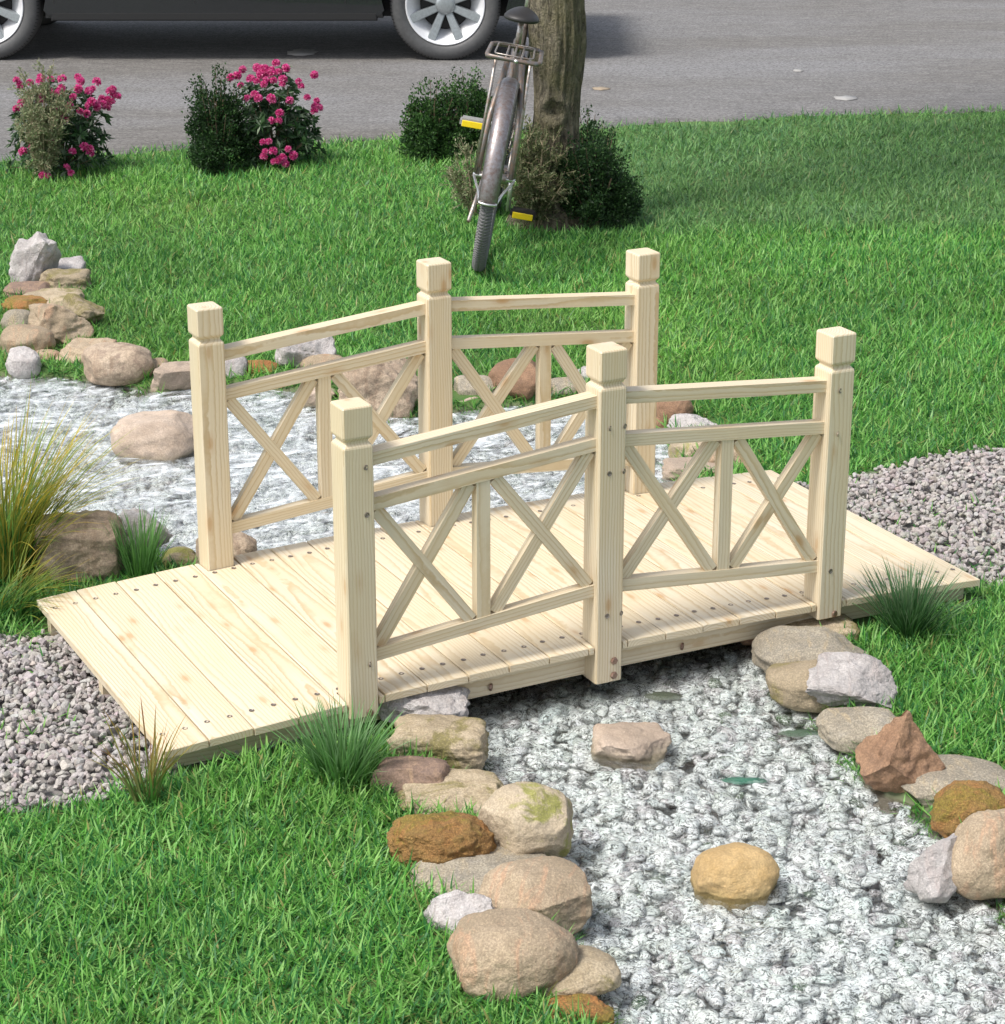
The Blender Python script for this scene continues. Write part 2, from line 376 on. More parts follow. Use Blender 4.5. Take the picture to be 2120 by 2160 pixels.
# river bed pebbles
def pebbles():
    var = []
    for k in range(12):
        r = np.random.default_rng(50+k); V, F = ICO[2]; V = V*(1+.22*(vnoise(V*1.6+k*9)-.5)[:, None]*2); V = cutrock(V, 4, .75, .95, r); var.append((V, F))
    x, y = sample(STREAM, 3300, .085); n = len(x); d = polydist(x, y, STREAM)*np.where(inpoly(x, y, STREAM), 1, -1)
    sz = rng.uniform(.010, .0225, n); z = BED_Z+rng.uniform(-.012, .020, n) + .012*np.clip(1-d/.1, 0, 2)
    sc = np.stack([sz*rng.uniform(1.0, 1.75, n), sz*rng.uniform(.75, 1.1, n), sz*rng.uniform(.38, .68, n)], 1)
    br = rng.uniform(.78, 1.12, n)[:, None]; lift = None; cols = np.array([[.80, .84, .835]])*br + rng.normal(0, .015, (n, 3))
    pk = rng.random(n) < .10; cols[pk] = np.array([.50, .46, .48])*br[pk]
    dk = rng.random(n) < .015; cols[dk] = np.array([.045, .11, .03])*br[dk]
    V, F, C = scatter(var, np.stack([x, y, z], 1), rotmats(n, .6), sc, np.clip(cols, .02, .9))
    for fq, am in ((55, .008), (120, .004)):  # pebble outlines warped as if refracted by moving water
        q = V*fq; dx = vnoise(q+3)-.5; dy = vnoise(q+17)-.5
        V = V+np.stack([dx*am, dy*am, (vnoise(q+31)-.5)*am*.5], 1)
    M = MT('wet_refraction_streak_pebbles'); v = M.n('TexCoord').outputs['Object']; c = M.n('Attribute', attribute_name='col').outputs['Color']
    mp = M.n('Mapping'); mp.inputs['Rotation'].default_value = (0, 0, YAW); M.l(v, mp.inputs['Vector'])
    wn = M.noise(mp.outputs[0], 26, 2, .5, 0, True); wv = M.n('VectorMath', operation='MULTIPLY_ADD'); M.l(wn, wv.inputs[0]); wv.inputs[1].default_value = (.06, .06, .06); M.l(mp.outputs[0], wv.inputs[2])
    a = M.noise(M.vmul(wv.outputs[0], (58, 140, 140)), 1.0, 3, .62, 1.5); b = M.noise(M.vmul(wv.outputs[0], (80, 190, 190)), 1.0, 2, .6, 1.0)
    c = M.mix(M.ramp(a, [(.40, .9), (.48, 0.0)]), c, (.90, .925, .92))  # black and white streaks of the water's refraction painted into the pebble colour
    c = M.mix(M.ramp(a, [(.525, 0.0), (.565, .94)]), c, (.035, .042, .04))
    c = M.mix(M.ramp(b, [(.58, 0.0), (.66, .5)]), c, (.07, .08, .075))
    mat = M.fin(c, .22, M.bump(a, .35, .005))
    o = link('pebbles', npmesh('pebbles', V, F, C, smooth=True), mat); tag(o, 'black and white pebbles with painted refraction streaks covering the stream bed', 'pebbles', kind='stuff')
pebbles()
def gravel():
    var = []
    for k in range(14):
        r = np.random.default_rng(90+k); V, F = ICO[2]; V = V*(1+.3*(vnoise(V*1.3+k*7)-.5)[:, None]*2); V = cutrock(V, 11, .5, .85, r); var.append((V, F))
    M = MT('grey_gravel_stone'); v = M.n('TexCoord').outputs['Object']; c = M.n('Attribute', attribute_name='col').outputs['Color']
    b = M.noise(v, 160, 4, .7); c = M.mix(M.ramp(b, [(.42, .55), (.55, 0.0)]), c, (.22, .20, .185)); c = M.mix(M.ramp(b, [(.58, 0.0), (.72, .4)]), c, (.47, .445, .43))
    mat = M.fin(c, .9, M.bump(b, .5, .003))
    for nm, pg, den, lab in (('gravel', GRAVEL_A, 6200, 'grey crushed gravel path meeting the low left end of the bridge'), ('gravel', GRAVEL_B, 4800, 'grey crushed gravel path meeting the far right end of the bridge')):
        x, y = sample(pg, den); n = len(x); sz = rng.uniform(.006, .0115, n)*(1+.5*(rng.random(n) < .06)); d = polydist(x, y, pg)
        z = rng.uniform(-.012, .008, n)+.012*np.clip(d/.15, 0, 1)
        z = np.where((np.abs(x) < 1.1) & (np.abs(y) < .49), np.minimum(z, .0), z)
        sc = np.stack([sz*rng.uniform(1.0, 1.6, n), sz*rng.uniform(.8, 1.1, n), sz*rng.uniform(.6, .95, n)], 1)
        cols = np.array([[.405, .372, .348]])*rng.uniform(.80, 1.16, n)[:, None]+rng.normal(0, .012, (n, 3))
        V, F, C = scatter(var, np.stack([x, y, z], 1), rotmats(n, 1.4), sc, np.clip(cols, .02, .9))
        tag(link(nm, npmesh(nm, V, F, C), mat), lab, 'gravel', kind='stuff')
gravel()
# blades -------------------------------------------------------------
def blades(base, az, lean, curve, length, width, cols, segs=2, tipcol=None):
    """tapering bent blades; lean = angle from vertical at the root, curve = extra bend to the tip"""
    n = len(base); Vs = np.zeros((n, 2*segs+1, 3)); p = base.copy()
    dirx = np.stack([np.cos(az), np.sin(az), 0*az], 1); side = np.stack([-np.sin(az), np.cos(az), 0*az], 1)
    tw = rng.uniform(-.9, .9, n); side = side*np.cos(tw)[:, None]+dirx*np.sin(tw)[:, None]
    for s in range(segs+1):
        t = s/segs
        if s < segs:
            ww = width*(1-.55*t**1.5)*.5*(.75 if s == 0 else 1); Vs[:, 2*s] = p-side*ww[:, None]; Vs[:, 2*s+1] = p+side*ww[:, None]
        else: Vs[:, 2*segs] = p
        th = lean+curve*(t+.5/segs); step = (length/segs)[:, None]
        p = p+step*(dirx*np.sin(th)[:, None]+np.array([0, 0, 1.])*np.cos(th)[:, None])
    q = [[2*s, 2*s+1, 2*s+3, 2*s+2] for s in range(segs-1)]
    k = 2*segs+1; off = (np.arange(n)*k)[:, None, None]
    T = (np.array([[2*segs-2, 2*segs-1, 2*segs]])[None]+off).reshape(-1, 3)
    Fs = [T]
    if q: Fs.append((np.array(q)[None]+off).reshape(-1, 4))
    C = np.repeat(cols[:, None], k, 1)
    if tipcol is not None:
        tt = np.repeat(np.arange(segs+1)/segs, 2)[:k]; tt = np.clip((tt-.35)/.65, 0, 1)[None, :, None]
        C = C*(1-tt)+tipcol[:, None]*tt
    return Vs.reshape(-1, 3), Fs, C.reshape(-1, 3)
FOOT = []
def lawn():
    B = []
    for (y0, y1, dens) in ((-2.6, -.2, 27000), (-.2, 1.9, 15000), (1.9, 4.2, 13000), (4.2, 8.2, 8500)):
        n = int(13.8*(y1-y0)*dens); x = rng.uniform(-4.3, 9.5, n); y = rng.uniform(y0, y1, n)
        px, py, d = topix(np.stack([x, y, 0*x], 1)); k = (px > -200) & (px < 2320) & (py < 2300) & (py > 150); far_ = (px > -1100) & (px < 3200) & (py < 2900) & (py > 100) & (rng.random(n) < .38); k |= far_; B.append(np.stack([x[k], y[k]], 1))
    XY = np.concatenate(B); x, y = XY.T
    jx, jy = x+(n2(x, y, 9, 5)-.5)*.1, y+(n2(x, y, 9, 15)-.5)*.1
    bad = inpoly(x, y, STREAM) & (polydist(x, y, STREAM) > .02)
    E = np.array(ROAD_EDGE); ye = np.interp(x, E[:, 0], E[:, 1])+(n2(x, y, 3.2, 6)-.5)*.32+(n2(x, y, 12, 16)-.5)*.12
    bad |= y > ye
    thin = (y > ye-.35) & (rng.random(len(x)) < .35); bad |= thin
    ing = inpoly(jx, jy, GRAVEL_A) | inpoly(jx, jy, GRAVEL_B)
    spr = n2(x, y, 7, 21); bad |= ing & ((rng.random(len(x)) > .10*(spr > .56)))
    bad |= (np.abs(x) < 1.11) & (np.abs(y) < .50)
    tx, ty = at(1170, 470)[:2]; bad |= np.hypot(x-tx, y-ty) < .22*rng.uniform(.6, 1.1, len(x))
    for (fx, fy, fa, fb) in FOOT:
        u = (x-fx)*RT[0]+(y-fy)*RT[1]; v_ = (x-fx)*-RT[1]+(y-fy)*RT[0]; bad |= (u/fa)**2+(v_/fb)**2 < .80
    k = ~bad; x, y, ing = x[k], y[k], ing[k]; n = len(x)
    dist = np.hypot(x-CAM[0], y-CAM[1])
    tuft = n2(x, y, 11, 31); pat = n2(x, y, 2.3, 41)
    lump = (n2(x, y, 2.2, 3)-.5)*.03*np.clip(polydist(x, y, STREAM)/.4, 0, 1)*(np.abs(y) < 5)
    px, py, _ = topix(np.stack([x, y, 0*x], 1))
    # rank greyer turf beyond the bridge on the road side
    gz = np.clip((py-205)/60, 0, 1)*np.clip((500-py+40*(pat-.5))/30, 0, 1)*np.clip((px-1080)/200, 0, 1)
    gx0, gy0 = at(1700, 380)[:2]
    L = rng.uniform(.026, .066, n)*(.75+.6*tuft); L = np.where(ing, L*.8, L); Wd = rng.uniform(.0032, .0062, n)*(1+.05*np.clip(dist-5, 0, 8))
    lean = np.abs(rng.normal(1.02, .42, n)); lean = np.clip(lean+.15*gz, .05, 1.45); cur = rng.uniform(-.2, .6, n)
    az = rng.uniform(0, 2*np.pi, n)+ (pat-.5)*5
    hue = rng.random(n)
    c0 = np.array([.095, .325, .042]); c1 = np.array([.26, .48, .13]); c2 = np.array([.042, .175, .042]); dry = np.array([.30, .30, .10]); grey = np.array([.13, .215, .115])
    C = c0+(c1-c0)*hue[:, None]; dkm = rng.random(n) < .32; C[dkm] = c2; drm = rng.random(n) < .03; C[drm] = dry
    C = C*(.78+.44*pat)[:, None]; yl = np.clip(n2(x, y, 1.3, 77)-.5, 0, .4)[:, None]; C = C+yl*np.array([.07, .05, .0])
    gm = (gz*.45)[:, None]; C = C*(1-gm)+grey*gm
    sd = polydist(x, y, STREAM)*np.where(inpoly(x, y, STREAM), -1, 1); tt = np.clip((.06-sd)/.14, 0, 1); tt = tt*tt*(3-2*tt)
    base = np.stack([x, y, lump*(1-tt)-.13*tt-.003], 1)
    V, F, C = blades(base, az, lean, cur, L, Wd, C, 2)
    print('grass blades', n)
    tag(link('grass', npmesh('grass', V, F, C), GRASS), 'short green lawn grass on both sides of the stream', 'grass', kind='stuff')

# ------------------------------------------------------------------ the bridge
def settint(me, val):
    a = me.attributes.new('tint', 'FLOAT', 'POINT'); a.data.foreach_set('value', np.full(len(me.vertices), val, np.float32) if np.isscalar(val) else np.asarray(val, np.float32))
def woodmesh(name, bm, axis=0):
    """grain coordinates: local axis `axis` runs along the timber"""
    me = bmmesh(name, bm); n = len(me.vertices); c = np.empty(n*3, np.float32); me.vertices.foreach_get('co', c); c = c.reshape(-1, 3)
    g = np.roll(c, -axis, 1) + np.array([rng.uniform(-20, 20), rng.choice([-1, 1])*rng.uniform(.015, .07), rng.uniform(-.06, .06)])
    a = me.attributes.new('gco', 'FLOAT_VECTOR', 'POINT'); a.data.foreach_set('vector', np.ascontiguousarray(g, np.float32).ravel()); settint(me, rng.random())
    return me
A_, W_, PS = .6254, .9021, .07
HW, DL = W_/2, 1.0932
def zdeck(x): return .10-.0293*x*x
bridge = empty('garden_bridge', (0, 0, 0), (0, 0, 0), 'pale unpainted pine footbridge with two X braced railings arching over the stream', 'bridge')
def bar(name, p0, p1, prof, parent=bridge, bev=.002, cut0=None, cut1=None):
    """prof: closed outline [(y,z)] across the bar, extruded from p0 to p1; bar lies in a vertical XZ plane"""
    p0, p1 = Vector(p0), Vector(p1); d = p1-p0; L = d.length; d.normalize()
    yv = Vector((0, 1, 0)); zv = d.cross(yv).normalized()*(1 if d.cross(yv).z >= 0 else 1)
    zv = d.cross(yv); zv.normalize()
    bm = bmesh.new(); a = [bm.verts.new((0, y, z)) for y, z in prof]; b = [bm.verts.new((L, y, z)) for y, z in prof]; n = len(prof)
    bm.faces.new(a[::-1]); bm.faces.new(b)
    for i in range(n): bm.faces.new((a[i], a[(i+1) % n], b[(i+1) % n], b[i]))
    if bev:
        ed = [e for e in bm.edges if abs(e.verts[0].co.x-e.verts[1].co.x) > L*.5 and len(e.link_faces) == 2 and e.calc_face_angle(0) > .9]
        bmesh.ops.bevel(bm, geom=ed, offset=bev, segments=2, affect='EDGES', profile=.5)
    o = link(name, woodmesh(name, bm), WOOD, parent)
    for p in o.data.polygons: p.use_smooth = False
    o.matrix_local = Matrix(((d.x, yv.x, -zv.x*-1 if False else zv.x, p0.x), (d.y, yv.y, zv.y, p0.y), (d.z, yv.z, zv.z, p0.z), (0, 0, 0, 1)))
    return o
def rect(d, h): return [(-d/2, -h/2), (d/2, -h/2), (d/2, h/2), (-d/2, h/2)]
def dprof(d, h, n=8):
    # flat face toward -y, rounded back
    pts = [(-d/2, -h/2)]
    for k in range(n+1):
        a = -math.pi/2+math.pi*k/n; pts.append((d/2-h*.42+ math.cos(a)*h*.42, math.sin(a)*h/2))
    pts.append((-d/2, h/2)); return pts
def post(x, y, zb, zt):
    h = PS/2; bm = bmesh.new()
    rings = [(zb, h-.002), (zb+.002, h), (zt-.094, h), (zt-.090, h-.001), (zt-.083, h-.0075), (zt-.078, h-.0075), (zt-.071, h-.001), (zt-.067, h), (zt-.004, h), (zt-.0012, h-.0015), (zt, h-.004)]
    prev = None; c = .0035
    for z, r in rings:
        k = r-c
        pts = [(-k, -r), (k, -r), (r, -k), (r, k), (k, r), (-k, r), (-r, k), (-r, -k)]
        cur = [bm.verts.new((px, py, z-zb)) for px, py in pts]
        if prev:
            for i in range(8): bm.faces.new((prev[i], prev[(i+1) % 8], cur[(i+1) % 8], cur[i]))
        else: bm.faces.new(cur[::-1])
        prev = cur
    bm.faces.new(prev)
    o = link('post', woodmesh('post', bm, 2), WOOD, bridge); o.location = (x, y, zb); return o
def hexbolt(r, t, sides=6, dome=True):
    bm = bmesh.new(); n = sides
    a = [bm.verts.new((r*math.cos(2*math.pi*k/n), r*math.sin(2*math.pi*k/n), 0)) for k in range(n)]
    b = [bm.verts.new((r*math.cos(2*math.pi*k/n), r*math.sin(2*math.pi*k/n), t*.75)) for k in range(n)]
    c = [bm.verts.new((r*.82*math.cos(2*math.pi*k/n), r*.82*math.sin(2*math.pi*k/n), t)) for k in range(n)]
    bm.faces.new(a[::-1]); bm.faces.new(c)
    for u, v in ((a, b), (b, c)):
        for i in range(n): bm.faces.new((u[i], u[(i+1) % n], v[(i+1) % n], v[i]))
    return bmmesh('bolt', bm)
def screwmesh(r=.0062):
    # countersunk head: raised rim with a recessed cross slot
    bm = bmesh.new(); n = 14; P = [(r, 0), (r, .0009), (r*.82, .0012), (r*.66, .0004), (r*.3, -.0004)]
    rows = [[bm.verts.new((q*math.cos(2*math.pi*k/n), q*math.sin(2*math.pi*k/n), z)) for k in range(n)] for q, z in P]
    for u, v in zip(rows, rows[1:]):
        for i in range(n): bm.faces.new((u[i], u[(i+1) % n], v[(i+1) % n], v[i]))
    bm.faces.new(rows[-1])
    return bmmesh('screw', bm)
BOLTM = hexbolt(.0092, .006); BOLTM.materials.append(BOLT)
ROUNDM = hexbolt(.0085, .004, 12); ROUNDM.materials.append(BOLT)
SCREWM = screwmesh(); SCREWM.materials.append(SCREW)
def stud(name, me, parent, loc, front=True):
    o = bpy.data.objects.new(name, me); COL.objects.link(o); o.parent = parent; o.location = Vector(loc)-parent.location
    if front: o.rotation_euler = (R(90), 0, random.random())
    else: o.rotation_euler = (0, 0, random.random()*6)
    return o
POSTS = {}
for row in (-1, 1):
    for cx in (-1, 0, 1):
        zt = .815 if cx == 0 else .772; zb = .004 if cx == 0 else .048
        p = post(cx*A_, row*HW, zb, zt); POSTS[row, cx] = p; yf = row*HW-PS/2-.0006 if row < 0 else row*HW+PS/2+.0006
        sgn = 1 if row < 0 else -1
        xs = (-.019, .019) if cx == 0 else ((.016,) if cx < 0 else (-.006,))
        for zz in ((.633, .525, .175) if cx == 0 else (.634, .526, .174)):
            for dx in xs:
                s = stud('screw', SCREWM, p, (cx*A_+dx+(.011 if cx == 0 else 0), yf, zz))
                if row > 0: s.rotation_euler = (R(-90), 0, 0)
        for zz in ((.058, .021) if cx == 0 else (.058,)):
            s = stud('bolt', ROUNDM if cx else BOLTM, p, (cx*A_+(.012 if cx == 0 else .012), yf, zz))
            if row > 0: s.rotation_euler = (R(-90), 0, 0)
# rails, balusters and braces
for row in (-1, 1):
    yc = row*HW
    for sx in (-1, 1):
        xe, xm = sx*(A_-PS/2+.001), sx*(PS/2-.001)
        def zl(ze, zm, x): t = (abs(x)-.0)/A_; return zm+(ze-zm)*t
        def line(ze, zm): return lambda x: zm+(ze-zm)*(abs(x)/A_)
        top, mid, bot = line(.620, .688), line(.515, .583), line(.158, .228)
        top = lambda x: .6815-(abs(x)-.0)*.0905; mid = lambda x: .5795-abs(x)*.0935; bot = lambda x: .2235-abs(x)*.0925
        hT, hM, dR = .029, .030, .040
        L = sorted((xe, xm))
        for nm, fz, h, pr in (('top_rail', top, hT, rect(.040, hT)), ('middle_rail', mid, hM, dprof(dR, hM)), ('bottom_rail', bot, hM, dprof(dR, hM))):
            bar(nm, (L[0], yc, fz(L[0])+h/2+.002), (L[1], yc, fz(L[1])+h/2+.002), pr)
        xb = sx*.3195; t = .034
        zlo = lambda x: bot(x)+hM+.001
        zhi = lambda x: mid(x)+.003
        bar('baluster', (xb, yc, zlo(xb)-.002), (xb, yc, zhi(xb)+.002), dprof(.036, t))
        ins = .012
        for (xa, xz) in ((xe, xb+sx*t/2), (xb-sx*t/2, xm)):
            lo, hi = sorted((xa, xz)); lo += .013; hi -= .013
            bar('brace', (lo, yc+.0015, zlo(lo)+.002), (hi, yc+.0015, zhi(hi)-.002), dprof(.030, .030))
            bar('brace', (lo, yc-.0015, zhi(lo)-.002), (hi, yc-.0015, zlo(hi)+.002), dprof(.030, .030))
# deck of 21 planks, notched round the posts
def deck():
    bm = bmesh.new(); pitch = 2*DL/21; notch = [(c*A_-PS/2-.004, c*A_+PS/2+.004) for c in (-1, 0, 1)]; yo, yi, th = .481, HW-PS/2-.004, .018
    own = []
    for k in range(21):
        x0 = -DL+k*pitch+.0018; x1 = x0+pitch-.0036
        bp = sorted({x0, x1, *[v for n in notch for v in n if x0 < v < x1]})
        near, far = [], []; jy = rng.uniform(-.0012, .0012)
        for a, b in zip(bp, bp[1:]):
            mid = (a+b)/2; y = yi if any(n[0] < mid < n[1] for n in notch) else yo
            near += [(a, -y+jy), (b, -y+jy)]; far += [(a, y+jy), (b, y+jy)]
        out = near+far[::-1]; cl = []
        for p in out:
            if not cl or (abs(p[0]-cl[-1][0])+abs(p[1]-cl[-1][1]) > 1e-6): cl.append(p)
        if abs(cl[0][0]-cl[-1][0])+abs(cl[0][1]-cl[-1][1]) < 1e-6: cl.pop()
        dz = rng.uniform(-.0006, .0006)
        tv = [bm.verts.new((x, y, zdeck(x)+dz)) for x, y in cl]; bv = [bm.verts.new((x, y, zdeck(x)+dz-th)) for x, y in cl]
        fs = [bm.faces.new(tv), bm.faces.new(bv[::-1])]; n = len(cl)
        for i in range(n): fs.append(bm.faces.new((tv[i], bv[i], bv[(i+1) % n], tv[(i+1) % n])))
        bmesh.ops.bevel(bm, geom=[e for e in fs[0].edges], offset=.0018, segments=1, affect='EDGES')
        own.append(len(bm.verts))
    me = bmmesh('deck', bm); nv = len(me.vertices); c = np.empty(nv*3, np.float32); me.vertices.foreach_get('co', c); c = c.reshape(-1, 3)
    pid = np.clip(((c[:, 0]+DL)/pitch).astype(int), 0, 20); offs = rng.uniform(-20, 20, 21); r1 = rng.choice([-1, 1], 21)*rng.uniform(.0, .05, 21); r2 = rng.uniform(.02, .07, 21)
    xc = -DL+(pid+.5)*pitch
    g = np.stack([c[:, 1]+offs[pid], c[:, 0]-xc+r1[pid], c[:, 2]-.09+r2[pid]], 1)
    a = me.attributes.new('gco', 'FLOAT_VECTOR', 'POINT'); a.data.foreach_set('vector', np.ascontiguousarray(g, np.float32).ravel()); settint(me, rng.random(21)[pid])
    d = link('deck', me, WOOD, bridge)
    for k in range(21):
        xc = -DL+(k+.5)*pitch
        for dx in (-.026, .026):
            for sy in (-1, 1):
                x = xc+dx
                s = stud('screw', SCREWM, d, (x, sy*.400+rng.uniform(-.003, .003), zdeck(x)+.0004), False)
deck()
def stringer(y):
    bm = bmesh.new(); n = 28; hw = .015; xs = np.linspace(-DL+.012, DL-.012, n+1); rows = []
    for x in xs:
        zt = zdeck(x)-.0186; zb = zt-.070+.018*(abs(x)/DL)**2
        rows.append([bm.verts.new((x, yy, zz)) for yy, zz in ((-hw, zt), (-hw, zb), (hw, zb), (hw, zt))])
    for a, b in zip(rows, rows[1:]):
        for i in range(4): bm.faces.new((a[i], b[i], b[(i+1) % 4], a[(i+1) % 4]))
    bm.faces.new(rows[0]); bm.faces.new(rows[-1][::-1])
    o = link('stringer', woodmesh('stringer', bm), WOOD, bridge); o.location = (0, y, 0); return o
for y in (-.416, 0, .416):
    s = stringer(y)
    if y < 0:
        for x in (-.286, .231): stud('bolt', BOLTM, s, (x, y-.0156, .030))
    elif y > 0:
        for x in (-.286, .231): b = stud('bolt', BOLTM, s, (x, y+.0156, .030)); b.rotation_euler = (R(-90), 0, 0)

# ------------------------------------------------------------------ stones
def rock(cx, cy, w, h, mat, shape, label, zb=-.02, sink=.90, depth=.8, rot=None, seed=None, group=None, name='stone'):
    seed = seed if seed is not None else int(cx*7+cy*13); r = np.random.default_rng(seed)
    w *= 1.07; h *= 1.12; p = at(cx, cy, zb+.03); k = ppm(p); el = math.asin(-(p-CAM)[2]/np.linalg.norm(p-CAM))
    a = w/2/k; b = a*depth; c2 = (h/2/k)**2-(b*math.sin(el))**2
    c = math.sqrt(max(c2, (.30*h/2/k)**2))/math.cos(el)
    if c2 < (.3*h/2/k)**2: b = math.sqrt(max((h/2/k)**2-(c*math.cos(el))**2, 1e-6))/math.sin(el)
    if shape in ('block', 'slab'):
        hh = h/2/k; kk = .80 if shape == 'block' else .50; b = min(b, .62*hh/(kk*math.sin(el))); c = (hh-kk*b*math.sin(el))/math.cos(el); a *= .96
    big = w*h > 7000
    V, F = ICO[6 if w*h > 24000 else 5 if big else 4]; V = V.copy()
    N = V.copy(); o = r.uniform(0, 50, 3)
    if shape == 'block': e = 7
    elif shape == 'slab': e = 5
    elif shape == 'angular': e = 2.6
    elif shape == 'peak': e = 2.2
    else: e = 2.5
    V /= ((np.abs(V)**e).sum(1)**(1/e))[:, None]
    V += N*((vnoise(V*1.1+o)-.5)*(.22 if shape == 'block' else .27 if shape == 'round' else .40))[:, None]
    if shape == 'angular': V = cutrock(V, 15, .52, .88, r)
    elif shape == 'block': V = cutrock(V, 5, .95, 1.25, r)
    elif shape == 'slab': V = cutrock(V, 8, .8, 1.1, r)
    elif shape == 'peak':
        for n_, d_ in (((-.75, -.3, .55), .42), ((.55, -.72, .42), .42), ((.8, .35, .5), .45), ((-.2, .8, .55), .45)):
            n_ = np.array(n_)/np.linalg.norm(n_); V -= np.clip(V@n_-d_, 0, None)[:, None]*n_
        V = cutrock(V, 6, .75, 1., r)
    else: V = cutrock(V, 5, .82, .98, r)
    rough = {'grey': 1.25, 'orange': 1.6}.get(mat, 1.0)
    V += N*((vnoise(V*3.1+o)-.5)*(.09 if shape == 'round' else .17)+((vnoise(V*7+o)-.5)*.085*rough+(vnoise(V*16+o)-.5)*.035*rough)*(.5 if shape == 'round' and rough == 1 else 1)+(vnoise(V*36+o)-.5)*.014*rough)[:, None]
    lo, hi = V.min(0), V.max(0); V = (V-(lo+hi)/2)/((hi-lo)/2)
    V = V*np.array([a, b, c])
    me = npmesh(name, V, F, smooth=True)
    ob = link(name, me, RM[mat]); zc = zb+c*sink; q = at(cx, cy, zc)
    FOOT.append((q[0], q[1], a, b)); ob.location = q; ob.rotation_euler = (0, 0, -YAW+(rot if rot is not None else r.uniform(-.25, .25)))
    tag(ob, label, 'stone', group or 'stones lining the stream')
    return ob
UPL = 'stones of the upper left bank'; FAR = 'stones of the far bank'; LFT = 'stones of the lower left bank'; RGT = 'stones of the lower right bank'
NB = 'stones beside the bridge end'; INW = 'stones standing in the water'
